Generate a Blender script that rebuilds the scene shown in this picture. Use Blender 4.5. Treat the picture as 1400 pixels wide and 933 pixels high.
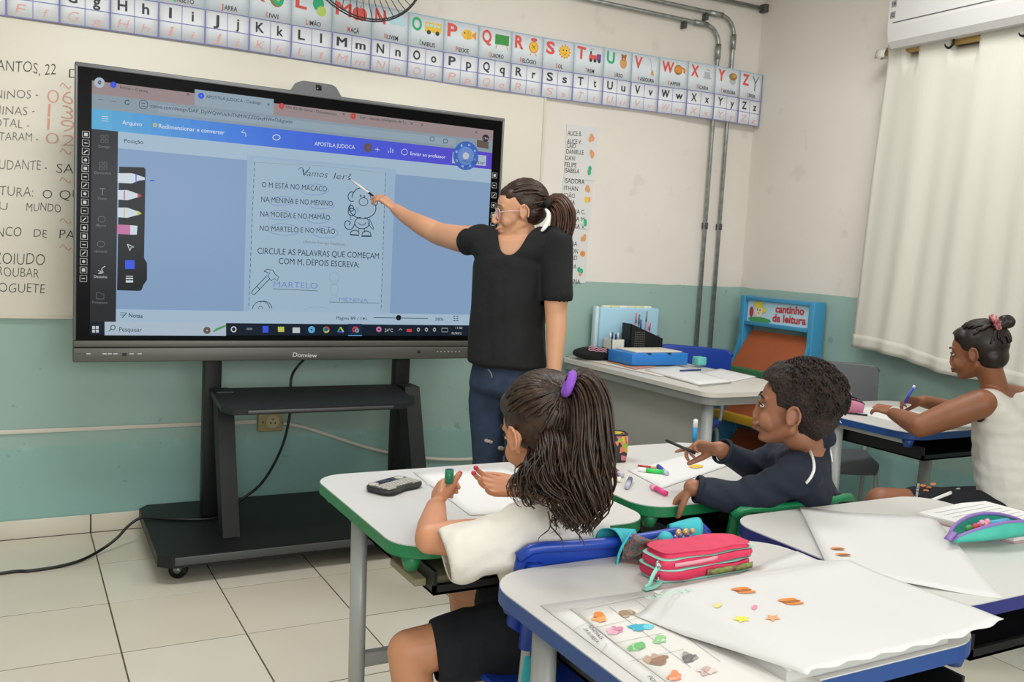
import bpy, bmesh, math, random
from mathutils import Vector as V, Matrix, Euler, noise
from math import pi, sin, cos, radians as R
random.seed(7)
for o in list(bpy.data.objects): bpy.data.objects.remove(o)
scene = bpy.context.scene
COL = scene.collection
# ---------------------------------------------------------------- camera
CAM = V((0, 0, 1.40))
FPX = 1251.16
RT = V((0.8770438, -0.4773767, 0.0539032)); UP = V((-0.0001757, 0.1118837, 0.9937213)); FW = V((0.4804103, 0.8715466, -0.0980431))
cd = bpy.data.cameras.new('camera'); cam = bpy.data.objects.new('camera', cd); COL.objects.link(cam)
cd.sensor_width = 36; cd.lens = FPX/1400*36; cd.clip_start = .05
cam.matrix_world = Matrix(((RT.x, UP.x, -FW.x, 0), (RT.y, UP.y, -FW.y, 0), (RT.z, UP.z, -FW.z, 1.40), (0, 0, 0, 1)))
scene.camera = cam
# ---------------------------------------------------------------- world, lights, exposure
scene.view_settings.view_transform = 'Standard'; scene.view_settings.look = 'None'
scene.view_settings.exposure = 0.0; scene.view_settings.gamma = 1.0; scene.view_settings.use_curve_mapping = False
w = bpy.data.worlds.new('world'); scene.world = w; w.use_nodes = True
w.node_tree.nodes['Background'].inputs[0].default_value = (.9, .92, 1, 1); w.node_tree.nodes['Background'].inputs[1].default_value = .3
def area(name, loc, size, power, col, rot=(0, 0, 0)):
    l = bpy.data.lights.new(name, 'AREA'); l.shape = 'RECTANGLE'; l.size, l.size_y = size; l.energy = power; l.color = col
    o = bpy.data.objects.new(name, l); COL.objects.link(o); o.location = loc; o.rotation_euler = rot
    return o
WARM = (.955, .985, 1)
area('ceiling_lamp', (.6, 2.6, 3.12), (1.2, .5), 33, WARM)
area('ceiling_lamp', (2.9, 2.6, 3.12), (1.2, .5), 33, WARM)
area('ceiling_lamp', (.6, .1, 3.12), (1.2, .5), 7, WARM)
area('ceiling_lamp', (2.9, .1, 3.12), (1.2, .5), 7, WARM)
# added fill light behind the camera, no real window; lifts the walls
area('rear_fill_light', (.6, -1.5, 1.75), (3.2, 1.3), 84, (.95, .985, 1), (R(84), 0, 0))
# the photographer's flash, bounced: a small soft light above and left of the camera
area('camera_flash', (-.25, -.25, 1.95), (.35, .35), 5, (1, .98, .95), (R(80), 0, R(-24)))
# ---------------------------------------------------------------- helpers
def ray(u, v): return RT*((u-700)/FPX) + UP*(-(v-466.5)/FPX) + FW
def at_z(u, v, z): r = ray(u, v); return CAM + r*((z-CAM.z)/r.z)
def at_y(u, v, y): r = ray(u, v); return CAM + r*(y/r.y)
def at_x(u, v, x): r = ray(u, v); return CAM + r*(x/r.x)
def at_f(u, v, f): return CAM + ray(u, v)*f
def lin(c):
    if isinstance(c, str):
        c = c.lstrip('#'); c = [int(c[i:i+2], 16)/255 for i in (0, 2, 4)]
    return tuple((x/12.92 if x <= .04045 else ((x+.055)/1.055)**2.4) for x in c) + (1,)
MATS = {}
def mat(name, col, rough=.5, metal=0, noise_=None, bump=None, emit=0, spec=.5, sss=0, trans=0, coat=0, sheen=0):
    """noise_=(scale, second colour, amount) ; bump=(scale, strength, stretch)"""
    if name in MATS: return MATS[name]
    m = bpy.data.materials.new(name); m.use_nodes = True; nt = m.node_tree; b = nt.nodes['Principled BSDF']
    c = lin(col)
    b.inputs['Base Color'].default_value = c; b.inputs['Roughness'].default_value = rough; b.inputs['Metallic'].default_value = metal
    b.inputs['Specular IOR Level'].default_value = spec
    if sss:
        b.inputs['Subsurface Weight'].default_value = sss; b.inputs['Subsurface Radius'].default_value = (.012, .005, .003); b.inputs['Subsurface Scale'].default_value = 1
    if trans: b.inputs['Transmission Weight'].default_value = trans
    if coat: b.inputs['Coat Weight'].default_value = coat
    if sheen: b.inputs['Sheen Weight'].default_value = sheen
    if emit: b.inputs['Emission Color'].default_value = c; b.inputs['Emission Strength'].default_value = emit; b.inputs['Base Color'].default_value = (.004, .004, .005, 1)
    tc = None
    if noise_ or bump: tc = nt.nodes.new('ShaderNodeTexCoord')
    if noise_:
        n = nt.nodes.new('ShaderNodeTexNoise'); n.inputs['Scale'].default_value = noise_[0]; n.inputs['Detail'].default_value = 5
        nt.links.new(tc.outputs['Object'], n.inputs['Vector'])
        r = nt.nodes.new('ShaderNodeValToRGB'); r.color_ramp.elements[0].position = .38; r.color_ramp.elements[1].position = .68
        r.color_ramp.elements[0].color = c
        d = lin(noise_[1]); a = noise_[2]
        r.color_ramp.elements[1].color = tuple(c[i]*(1-a)+d[i]*a for i in range(3))+(1,)
        nt.links.new(n.outputs['Fac'], r.inputs['Fac']); nt.links.new(r.outputs['Color'], b.inputs['Base Color'])
    if bump:
        n = nt.nodes.new('ShaderNodeTexNoise'); n.inputs['Scale'].default_value = bump[0]; n.inputs['Detail'].default_value = 3
        src = tc.outputs['Object']
        if len(bump) > 2:
            mp = nt.nodes.new('ShaderNodeMapping'); mp.inputs['Scale'].default_value = bump[2]; nt.links.new(src, mp.inputs['Vector']); src = mp.outputs['Vector']
        nt.links.new(src, n.inputs['Vector'])
        bp = nt.nodes.new('ShaderNodeBump'); bp.inputs['Strength'].default_value = bump[1]; bp.inputs['Distance'].default_value = .01
        nt.links.new(n.outputs['Fac'], bp.inputs['Height']); nt.links.new(bp.outputs['Normal'], b.inputs['Normal'])
    MATS[name] = m
    return m
def world_of(o):
    m = o.matrix_basis.copy()
    while o.parent: o = o.parent; m = o.matrix_basis @ m
    return m
class MB:
    """collects geometry in world coordinates, links it as ONE mesh object"""
    def __init__(s): s.v = []; s.f = []; s.m = []; s.mats = []; s.sm = []
    def mi(s, m):
        if m not in s.mats: s.mats.append(m)
        return s.mats.index(m)
    def add(s, vs, fs, m=None, smooth=False, T=None):
        k = len(s.v); s.v += [tuple(T @ V(p)) if T else tuple(p) for p in vs]
        i = s.mi(m) if m else 0
        for f in fs: s.f.append(tuple(k+a for a in f)); s.m.append(i); s.sm.append(smooth)
        return s
    def box(s, a, b, m=None, T=None, bev=0):
        a = V(a); b = V(b); lo = V([min(a[i], b[i]) for i in range(3)]); hi = V([max(a[i], b[i]) for i in range(3)])
        if bev:
            bm = bmesh.new(); bmesh.ops.create_cube(bm, size=1)
            for v in bm.verts: v.co = V([lo[i]+(v.co[i]+.5)*(hi[i]-lo[i]) for i in range(3)])
            bmesh.ops.bevel(bm, geom=bm.edges[:], offset=bev, segments=2, affect='EDGES', profile=.5)
            s.bm(bm, m, T, True); return s
        c = [(x, y, z) for z in (lo.z, hi.z) for y in (lo.y, hi.y) for x in (lo.x, hi.x)]
        return s.add(c, [(0, 2, 3, 1), (4, 5, 7, 6), (0, 1, 5, 4), (2, 6, 7, 3), (0, 4, 6, 2), (1, 3, 7, 5)], m, False, T)
    def bm(s, bm, m=None, T=None, smooth=False):
        bm.verts.index_update(); s.add([v.co[:] for v in bm.verts], [[v.index for v in f.verts] for f in bm.faces], m, smooth, T); bm.free(); return s
    def prism(s, pts, z0, z1, m=None, T=None, cham=0, smooth=False):
        n = len(pts)
        # make ccw
        ar = sum(pts[i][0]*pts[(i+1) % n][1]-pts[(i+1) % n][0]*pts[i][1] for i in range(n))
        if ar < 0: pts = pts[::-1]
        vs = [(p[0], p[1], z0) for p in pts]+[(p[0], p[1], z1) for p in pts]
        fs = [tuple(range(n))[::-1], tuple(range(n, 2*n))]+[(i, (i+1) % n, n+(i+1) % n, n+i) for i in range(n)]
        return s.add(vs, fs, m, smooth, T)
    def tube(s, pts, r, m=None, n=8, T=None, smooth=True, flat=None, caps=True):
        pts = [V(p) for p in pts]; N = len(pts); rr = r if isinstance(r, (list, tuple)) else [r]*N
        vs = []; t0 = (pts[1]-pts[0]).normalized(); a = t0.orthogonal().normalized()
        if flat: a = (V(flat)-t0*V(flat).dot(t0)).normalized()
        for i, p in enumerate(pts):
            t = (pts[min(i+1, N-1)]-pts[max(i-1, 0)])
            t = t.normalized() if t.length > 1e-9 else t0
            a = (a-t*a.dot(t)); a = a.normalized() if a.length > 1e-6 else t.orthogonal().normalized()
            b = t.cross(a); q = rr[i]; ra, rb = q if isinstance(q, (tuple, list)) else (q, q)
            for k in range(n):
                th = 2*pi*k/n; vs.append(p+a*(ra*cos(th))+b*(rb*sin(th)))
        fs = [(i*n+k, i*n+(k+1) % n, (i+1)*n+(k+1) % n, (i+1)*n+k) for i in range(N-1) for k in range(n)]
        if caps: fs += [tuple(range(n))[::-1], tuple(range((N-1)*n, N*n))]
        return s.add(vs, fs, m, smooth, T)
    def ell(s, c, r, m=None, T=None, seg=16, rings=10):
        if not isinstance(r, (tuple, list)): r = (r, r, r)
        vs = [(c[0], c[1], c[2]-r[2])]; fs = []
        for i in range(1, rings):
            ph = -pi/2+pi*i/rings
            for k in range(seg): th = 2*pi*k/seg; vs.append((c[0]+r[0]*cos(ph)*cos(th), c[1]+r[1]*cos(ph)*sin(th), c[2]+r[2]*sin(ph)))
        vs.append((c[0], c[1], c[2]+r[2])); L = len(vs)-1
        for k in range(seg):
            fs.append((0, 1+(k+1) % seg, 1+k)); fs.append((L, L-seg+k, L-seg+(k+1) % seg))
            for i in range(rings-2): a = 1+i*seg; fs.append((a+k, a+(k+1) % seg, a+seg+(k+1) % seg, a+seg+k))
        return s.add(vs, fs, m, True, T)
    def lathe(s, prof, m=None, T=None, n=20):
        vs = [(r*cos(2*pi*k/n), r*sin(2*pi*k/n), z) for r, z in prof for k in range(n)]
        fs = [(i*n+k, i*n+(k+1) % n, (i+1)*n+(k+1) % n, (i+1)*n+k) for i in range(len(prof)-1) for k in range(n)]
        fs += [tuple(range(n))[::-1], tuple(range((len(prof)-1)*n, len(prof)*n))]
        return s.add(vs, fs, m, True, T)
    def grid(s, fn, nu, nv, m=None, T=None, th=0, smooth=True):
        """fn(u,v)->point, sheet; th gives thickness along the normal"""
        P = [[V(fn(i/nu, j/nv)) for j in range(nv+1)] for i in range(nu+1)]
        idx = lambda i, j: i*(nv+1)+j
        vs = [p for row in P for p in row]
        fs = [(idx(i, j), idx(i+1, j), idx(i+1, j+1), idx(i, j+1)) for i in range(nu) for j in range(nv)]
        if th:
            nn = []
            for i in range(nu+1):
                for j in range(nv+1):
                    du = P[min(i+1, nu)][j]-P[max(i-1, 0)][j]; dv = P[i][min(j+1, nv)]-P[i][max(j-1, 0)]
                    c = du.cross(dv); nn.append(c.normalized() if c.length > 1e-12 else V((0, 0, 1)))
            k = len(vs); vs2 = [vs[i]-nn[i]*th for i in range(k)]
            fs2 = [tuple(k+a for a in f[::-1]) for f in fs]
            ed = [idx(i, 0) for i in range(nu+1)]+[idx(nu, j) for j in range(1, nv+1)]+[idx(i, nv) for i in range(nu-1, -1, -1)]+[idx(0, j) for j in range(nv-1, 0, -1)]
            fe = [(ed[(a+1) % len(ed)], ed[a], k+ed[a], k+ed[(a+1) % len(ed)]) for a in range(len(ed))]
            vs = vs+vs2; fs = fs+fs2+fe
        return s.add(vs, fs, m, smooth, T)
    def build(s, name, m=None, parent=None, sharp=None):
        me = bpy.data.meshes.new(name); o = bpy.data.objects.new(name, me)
        vs = s.v
        if parent is not None:
            o.parent = parent; inv = world_of(parent).inverted(); vs = [inv @ V(p) for p in vs]
        me.from_pydata(vs, [], s.f)
        ms = s.mats if s.mats and m is None else ([m] if m else [])
        for x in ms: me.materials.append(x)
        if m is None and s.mats: me.polygons.foreach_set('material_index', s.m)
        me.polygons.foreach_set('use_smooth', s.sm)
        if any(s.sm) and sharp: me.set_sharp_from_angle(angle=R(sharp))
        me.update(); COL.objects.link(o); return o
def tag(o, label=None, cat=None, group=None, kind=None):
    for k, x in (('label', label), ('category', cat), ('group', group), ('kind', kind)):
        if x: o[k] = x
    return o
def thing(name, label, cat, loc=(0, 0, 0), rz=0, group=None, parent=None):
    o = bpy.data.objects.new(name, None); o.empty_display_size = .1; COL.objects.link(o)
    o.location = loc; o.rotation_euler = (0, 0, rz); return tag(o, label, cat, group)
def rrect(x0, y0, x1, y1, r, n=5):
    out = []
    for cx, cy, a in ((x1-r, y1-r, 0), (x0+r, y1-r, 90), (x0+r, y0+r, 180), (x1-r, y0+r, 270)):
        for k in range(n+1): t = R(a+90*k/n); out.append((cx+r*cos(t), cy+r*sin(t)))
    return out
def smooth_path(pts, k=6):
    pts = [V(p) for p in pts]; out = []
    for i in range(len(pts)-1):
        p0 = pts[max(i-1, 0)]; p1 = pts[i]; p2 = pts[i+1]; p3 = pts[min(i+2, len(pts)-1)]
        for j in range(k):
            t = j/k; out.append(.5*((2*p1)+(p2-p0)*t+(2*p0-5*p1+4*p2-p3)*t*t+(3*p1-p0-3*p2+p3)*t**3))
    out.append(pts[-1]); return out
def frame(o, x, z):
    """matrix with origin o, x axis x, z axis close to z"""
    x = V(x).normalized(); z = V(z); y = z.cross(x).normalized(); z = x.cross(y)
    return Matrix(((x.x, y.x, z.x, o[0]), (x.y, y.y, z.y, o[1]), (x.z, y.z, z.z, o[2]), (0, 0, 0, 1)))
_tc = {}
def glyphs(s, off=0):
    if (s, off) in _tc: return _tc[(s, off)]
    cu = bpy.data.curves.new('t', 'FONT'); cu.body = s; cu.resolution_u = 3; cu.offset = off; cu.fill_mode = 'FRONT'
    ob = bpy.data.objects.new('t', cu); me = bpy.data.meshes.new_from_object(ob)
    vs = [tuple(v.co) for v in me.vertices]; fs = [tuple(p.vertices) for p in me.polygons]
    bpy.data.objects.remove(ob); bpy.data.meshes.remove(me); bpy.data.curves.remove(cu)
    _tc[(s, off)] = (vs, fs); return vs, fs
def text(mb, s, p0, p1, up, h, m, off=0, shear=0, lift=0, jit=0):
    """writing from p0 to p1 along the baseline, capital height h; p1 may be a direction with length 0 = natural width"""
    vs, fs = glyphs(s, off)
    if not vs: return
    p0 = V(p0); p1 = V(p1); up = V(up).normalized(); d = (p1-p0); W = d.length; d.normalize()
    x0 = min(v[0] for v in vs); x1 = max(v[0] for v in vs); n = d.cross(up).normalized()
    sx = W/max(x1-x0, 1e-6); sy = h/.72
    out = []
    for v in vs:
        x = (v[0]-x0)*sx; y = v[1]*sy
        if jit: y += jit*noise.noise(V((x*25, p0.z*9, 3)))
        out.append(p0+d*(x+shear*y)+up*y+n*lift)
    mb.add(out, fs, m)
def stroke(mb, pts, w_, m, n_, k=1):
    """flat ribbon line lying in the plane with normal n_"""
    pts = [V(p) for p in pts]
    if k > 1: pts = smooth_path(pts, k)
    n_ = V(n_).normalized(); vs = []; N = len(pts)
    for i, p in enumerate(pts):
        t = (pts[min(i+1, N-1)]-pts[max(i-1, 0)]).normalized(); b = n_.cross(t)*(w_/2); vs += [p+b, p-b]
    mb.add(vs, [(2*i, 2*i+1, 2*i+3, 2*i+2) for i in range(N-1)], m)
def poly(mb, pts, m): mb.add(pts, [tuple(range(len(pts)))], m)
# ---------------------------------------------------------------- materials
cream = mat('wall_cream', '#E6DDD0', .75, noise_=(1.3, '#D8CEC0', .5), bump=(60, .06))
white_lam = mat('white_laminate', '#CDCAC6', .34)
black_metal = mat('black_metal', '#0B0C0D', .5, noise_=(40, '#111212', .6), bump=(200, .04))
black_plastic = mat('black_plastic', '#0E0F10', .5)
grey_metal = mat('grey_painted_metal', '#A9AAA8', .4, metal=.1)
dark_grey_metal = mat('dark_grey_metal', '#4A4B4B', .45)
steel = mat('galvanised_steel', '#A9ADAB', .38, metal=.75, noise_=(30, '#7E8582', .7))
chrome = mat('chrome', '#C8C8C8', .2, metal=1)
paper = mat('paper', '#DFDDDB', .8)
paper2 = mat('paper_grey', '#DAD8D6', .8)
ink = mat('black_ink', '#2A2A2C', .8)
blue_pl = mat('blue_plastic', '#1A3FA0', .35)
blue_edge = mat('blue_edge', '#1F4585', .4)
navy_edge = mat('navy_edge', '#2B2F72', .4)
green_edge = mat('green_edge', '#1E7A4A', .4)
green_pl = mat('green_plastic', '#0E7A4A', .38)
# ================================================================ the setting
XL, XR, YB, YF, ZC = -2.2, 4.175, -1.6, 4.529, 3.15
def painted_wall():
    m = bpy.data.materials.new('two_tone_wall'); m.use_nodes = True; nt = m.node_tree; b = nt.nodes['Principled BSDF']; b.inputs['Roughness'].default_value = .55
    L = nt.links.new; tc = nt.nodes.new('ShaderNodeTexCoord'); sp = nt.nodes.new('ShaderNodeSeparateXYZ'); L(tc.outputs['Object'], sp.inputs[0])
    def ns(scale, det=5, src=None):
        n = nt.nodes.new('ShaderNodeTexNoise'); n.inputs['Scale'].default_value = scale; n.inputs['Detail'].default_value = det; L(src or tc.outputs['Object'], n.inputs['Vector']); return n.outputs['Fac']
    def mth(op, a, bb):
        n = nt.nodes.new('ShaderNodeMath'); n.operation = op
        for i, x in enumerate((a, bb)):
            if isinstance(x, (int, float)): n.inputs[i].default_value = x
            else: L(x, n.inputs[i])
        return n.outputs[0]
    def mix(f, a, bb):
        n = nt.nodes.new('ShaderNodeMix'); n.data_type = 'RGBA'; L(f, n.inputs[0])
        for i, x in ((6, a), (7, bb)):
            if isinstance(x, tuple): n.inputs[i].default_value = x
            else: L(x, n.inputs[i])
        return n.outputs[2]
    def ramp(f, a, bb):
        n = nt.nodes.new('ShaderNodeMapRange'); L(f, n.inputs[0]); n.inputs[1].default_value = a; n.inputs[2].default_value = bb; return n.outputs[0]
    z = mth('ADD', sp.outputs[2], mth('MULTIPLY', mth('SUBTRACT', ns(7), .5), .012))
    big = ns(1.1); fine = ns(9, 8)
    teal = mix(ramp(big, .35, .65), lin('#96B2A8'), lin('#9EB9B0'))
    low = mix(ramp(big, .35, .65), lin('#88B0AB'), lin('#93B9B2'))
    teal = mix(ramp(mth('ADD', z, mth('MULTIPLY', mth('SUBTRACT', ns(3), .5), .03)), .425, .405), teal, low)
    # worn streak of lighter old paint near the repair line
    band = mth('MULTIPLY', ramp(mth('ABSOLUTE', mth('SUBTRACT', z, .405), 0), .03, .0), ramp(fine, .5, .62))
    teal = mix(mth('MULTIPLY', band, .5), teal, lin('#A9CFC9'))
    teal = mix(mth('MULTIPLY', ramp(ns(14, 2), .7, .74), .4), teal, lin('#5E7F7A'))
    crm = mix(ramp(big, .35, .65), lin('#E8E1D8'), lin('#E1D8CE'))
    crm = mix(mth('MULTIPLY', ramp(ns(5, 3), .66, .72), .25), crm, lin('#BFB6AA'))
    col = mix(ramp(z, 1.245, 1.243), crm, teal)
    L(col, b.inputs['Base Color'])
    bp = nt.nodes.new('ShaderNodeBump'); bp.inputs['Strength'].default_value = .12; bp.inputs['Distance'].default_value = .01; L(ns(30, 6), bp.inputs['Height']); L(bp.outputs[0], b.inputs['Normal'])
    return m
wallm = painted_wall()
def struct(name, mb, m=None, parent=None):
    o = mb.build(name, m, parent)
    if parent is None: o['kind'] = 'structure'
    return o
struct('wall_front', MB().box((XL, YF, 0), (XR+.1, YF+.12, ZC)), wallm)
struct('wall_right', MB().box((XR, YB, 0), (XR+.12, YF, ZC)), wallm)
struct('wall_left', MB().box((XL-.12, YB, 0), (XL, YF+.12, ZC)), wallm)
struct('wall_back', MB().box((XL, YB-.12, 0), (XR+.12, YB, ZC)), wallm)
struct('ceiling', MB().box((XL-.12, YB-.12, ZC), (XR+.12, YF+.12, ZC+.1)), mat('ceiling_white', '#E9E4DA', .8, noise_=(2, '#DDD6CA', .3)))
grout = mat('grout', '#5A5140', .9, noise_=(20, '#3E382C', .8))
floor = struct('floor', MB().box((XL-.12, YB-.12, -.1), (XR+.12, YF+.12, -.0012)), grout)
tilem = [mat('glazed_tile_%s' % n, c, .3, noise_=(3, d, .6), bump=(4, .03)) for n, c, d in (('one', '#D9D1C0', '#D2C9B7'), ('two', '#D5CCBB', '#DBD3C3'), ('three', '#DCD5C6', '#D5CDBE'))]
TX, TY = .4095, .456
X0, Y0 = .324, 4.071      # a grout crossing
def tile_mesh(wx, wy, m):
    mb = MB(); a, b_, c = wx/2-.0026, wy/2-.0026, .0005
    vs = [(-a, -b_, -.003), (a, -b_, -.003), (a, b_, -.003), (-a, b_, -.003), (-a, -b_, -c), (a, -b_, -c), (a, b_, -c), (-a, b_, -c), (-a+c, -b_+c, 0), (a-c, -b_+c, 0), (a-c, b_-c, 0), (-a+c, b_-c, 0)]
    fs = [(8, 9, 10, 11)]+[(i, (i+1) % 4, 4+(i+1) % 4, 4+i) for i in range(4)]+[(4+i, 4+(i+1) % 4, 8+(i+1) % 4, 8+i) for i in range(4)]
    me = bpy.data.meshes.new('floor_tile'); me.from_pydata(vs, [], fs); me.materials.append(m); return me
tmesh = [tile_mesh(TX, TY, m) for m in tilem]
cutm = tile_mesh(TX, .442, tilem[0]); nx0 = int((XL-X0)//TX); rnd = random.Random(3)
far = MB()
for i in range(nx0, 10):
    for j in range(-13, 1):
        cx = X0+(i+.5)*TX
        if cx+TX/2 > XR+.35: continue
        cy = Y0-(j+.5)*TY if False else Y0+(j-.5)*TY
        if j == 1: continue
        if cy < .35 or cx < -1.3:
            a, b_ = TX/2-.003, TY/2-.003
            if cy-b_ > YB: far.add([(cx-a, cy-b_, 0), (cx+a, cy-b_, 0), (cx+a, cy+b_, 0), (cx-a, cy+b_, 0)], [(0, 1, 2, 3)], tilem[0])
            continue
        o = bpy.data.objects.new('floor_tile', tmesh[rnd.randrange(3)]); COL.objects.link(o); o.parent = floor
        o.location = (cx, cy, rnd.uniform(-.0004, .0004)); o.rotation_euler = (rnd.uniform(-.0008, .0008), rnd.uniform(-.0008, .0008), 0)
    cx = X0+(i+.5)*TX
    if cx > -1.3 and cx+TX/2 < XR+.35:
        o = bpy.data.objects.new('floor_tile', cutm); COL.objects.link(o); o.parent = floor; o.location = (cx, Y0+.2215, 0)
f_ = far.build('distant_tiles', None, floor); f_['kind'] = 'stuff'
# skirting tiles along the front and right walls
bb = struct('baseboard_front', MB().box((XL, YF-.004, 0), (XR, YF, .083)), grout)
for i in range(nx0, 10):
    cx = X0+(i+.5)*TX
    if cx > XR: continue
    x1 = min(cx+TX/2-.003, XR-.001)
    MB().box((cx-TX/2+.003, YF-.014, .001), (x1, YF-.003, .085), bev=.002).build('skirting_tile', tilem[i % 3], bb)
bb = struct('baseboard_right', MB().box((XR-.004, YB, 0), (XR, YF-.015, .083)), grout)
for j in range(-10, 2):
    y0 = Y0+(j-1)*TY+.003; y1 = min(Y0+j*TY-.003, YF-.016)
    MB().box((XR-.014, max(y0, YB), .001), (XR-.003, y1, .085), bev=.002).build('skirting_tile', tilem[j % 3], bb)

# ---------------------------------------------------------------- whiteboard with handwriting
wbm = mat('whiteboard_enamel', '#E6DFD0', .38, noise_=(2, '#E0D8C8', .5))
UPZ = (0, 0, 1)
wb = thing('whiteboard', 'long cream-white whiteboard with handwritten words behind the big display', 'whiteboard', (.9, YF-.02, 1.0))
MB().box((-1.7, YF-.02, 1.0), (2.61, YF-.0005, 2.262), bev=.003).build('writing_surface', wbm, wb)
fr = MB(); al = mat('board_trim', '#D8D0C0', .4)
fr.box((-1.7, YF-.026, .992), (2.616, YF-.001, 1.004), al); fr.box((2.606, YF-.026, .992), (2.618, YF-.001, 2.262), al)
fr.build('board_edge_trim', None, wb)
yb = YF-.0212
mark = mat('marker_charcoal', '#77716E', .7); mark_d = mat('marker_dark', '#4F4A49', .7); markr = mat('marker_red', '#E2A796', .7)
hw = MB()
def board(s, u0, v0, u1, v1, h, m, off=-.012):
    q = MB(); text(q, s, at_y(u0, v0, yb), at_y(u1, v1, yb), UPZ, h, m, off=off, jit=.008, shear=.05); q.build('handwritten_word', None, wb)
board('SANTOS, 22', -12, 95, 76, 103, .047, mark_d); board('DE', 94, 106, 122, 109, .04, mark_d)
board('MENINOS -', -30, 134, 52, 135, .037, mark); board('06', 64, 140, 100, 143, .06, markr, -.018)
board('MENINAS -', -32, 155, 47, 157, .037, mark); board('13', 65, 160, 100, 164, .06, markr, -.018)
board('TOTAL -', -20, 173, 40, 175, .037, mark); board('19', 64, 178, 102, 182, .055, markr, -.018)
board('FALTARAM -', -24, 190, 52, 194, .036, mark); board('02', 62, 196, 102, 200, .05, markr, -.018)
board('AJUDANTE -', -16, 231, 64, 233, .043, mark); board('SAB', 77, 236, 112, 238, .042, mark_d)
board('LEITURA:', -22, 268, 45, 270, .043, mark); board('O', 58, 270, 71, 271, .04, mark_d); board('QUE', 81, 271, 122, 274, .042, mark_d)
board('SEU', -22, 287, 10, 288, .034, mark); board('MUNDO', 36, 288, 83, 291, .037, mark_d)
board('BANCO', -24, 323, 29, 324, .042, mark_d); board('DE', 46, 324, 64, 325, .035, mark_d); board('PAL', 81, 326, 112, 328, .04, mark_d)
board('AZOIUDO', -22, 360, 61, 363, .052, mark_d, -.015); board('ROUBAR', -4, 378, 53, 381, .042, mark_d, -.015); board('FOGUETE', -10, 399, 61, 401, .042, mark_d, -.015)
for v_ in (118, 208, 247, 303, 339):
    stroke(hw, [at_y(u, v_+dv, yb) for u, dv in ((82, 0), (86, -4), (90, 0), (94, 3), (97, 0))], .004, markr, (0, -1, 0), 4)
hw.build('wavy_divider', None, wb)['kind'] = 'stuff'

# ---------------------------------------------------------------- steel conduits
def pipe(label, pts, r=.0125, coup=(), cl=()):
    t = thing('steel_conduit', label, 'pipe', pts[0], group='steel conduits in the corner')
    MB().tube(pts, r, n=12).build('pipe_run', steel, t)
    for a, b_ in coup: MB().tube([a, b_], r*1.35, n=12).build('coupling', steel, t)
    for c in cl:
        MB().box(V(c)-V((.009, .018, .02)), V(c)+V((.009, .024, .02)), bev=.003).build('clamp', dark_grey_metal, t)
    return t
yp = YF-.03
def elbow(xv, zt, r_=.11):
    return [V((xv-r_+r_*sin(R(a)), yp, zt-r_+r_*cos(R(a)))) for a in range(0, 91, 15)]
e1 = elbow(3.815, 2.83); e2 = elbow(3.93, 2.905)
pipe('nearer-left of two vertical steel pipes in the corner, bending left under the ceiling', [(1.0, yp, 2.83)]+e1+[(3.815, yp, .1)], coup=[(e1[0]-V((.09, 0, 0)), e1[0]+V((.01, 0, 0))), (e1[-1]+V((0, 0, .01)), e1[-1]-V((0, 0, .08)))], cl=[(3.54, yp, 2.80), (3.815, yp, 1.62)])
pipe('right-hand vertical steel pipe, closest to the corner, bending left higher up', [(1.0, yp, 2.905)]+e2+[(3.93, yp, .1)], coup=[(e2[0]-V((.09, 0, 0)), e2[0]+V((.01, 0, 0))), (e2[-1]+V((0, 0, .01)), e2[-1]-V((0, 0, .08)))], cl=[(3.70, yp, 2.875), (3.93, yp, 1.62)])
t = pipe('short horizontal steel pipe ending near the top of the corner', [(2.6, yp, 2.985), (4.155, yp, 3.0)], .014)
MB().box((4.14, yp-.03, 2.975), (4.172, yp+.02, 3.025), bev=.004).build('end_cap', dark_grey_metal, t)

# ---------------------------------------------------------------- wall raceway, flexible conduit and socket
racem = mat('cream_plastic', '#D9D2C6', .45)
o = MB().box((-1.8, YF-.012, .478), (1.07, YF-.0005, .497), bev=.002).build('cable_raceway', racem)
tag(o, 'straight cream cable raceway running along the teal wall to the socket', 'raceway')
flex = smooth_path([(1.2, YF-.02, .475), (1.3, YF-.012, .452), (1.45, YF-.01, .398), (1.65, YF-.01, .325), (1.9, YF-.01, .26), (2.2, YF-.01, .225), (2.5, YF-.012, .235), (2.9, YF-.012, .25)], 8)
o = MB().tube(flex, .0095, n=10).build('flexible_conduit', racem); tag(o, 'sagging cream flexible conduit leaving the wall socket to the right', 'conduit')
so = thing('wall_socket', 'yellowed plastic socket box on the teal wall behind the display stand', 'socket', (1.135, YF, .49))
sm = mat('yellowed_plastic', '#A79A6C', .45)
MB().box((1.075, YF-.035, .44), (1.195, YF-.0005, .54), bev=.005).build('socket_box', sm, so)
MB().add([(1.145+.033*cos(2*pi*k/20), YF-.0365, .49+.033*sin(2*pi*k/20)) for k in range(20)]+[(1.145+.033*cos(2*pi*k/20), YF-.034, .49+.033*sin(2*pi*k/20)) for k in range(20)], [tuple(range(20))]+[(k, (k+1) % 20, 20+(k+1) % 20, 20+k) for k in range(20)]).build('socket_face', mat('socket_face', '#C2B68E', .4), so)
mb = MB()
for a in (90, 210, 330): mb.ell((1.145+.013*cos(R(a)), YF-.037, .49+.013*sin(R(a))), .004)
mb.ell((1.095, YF-.036, .49), .004)
mb.build('pin_holes', black_plastic, so)

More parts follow.
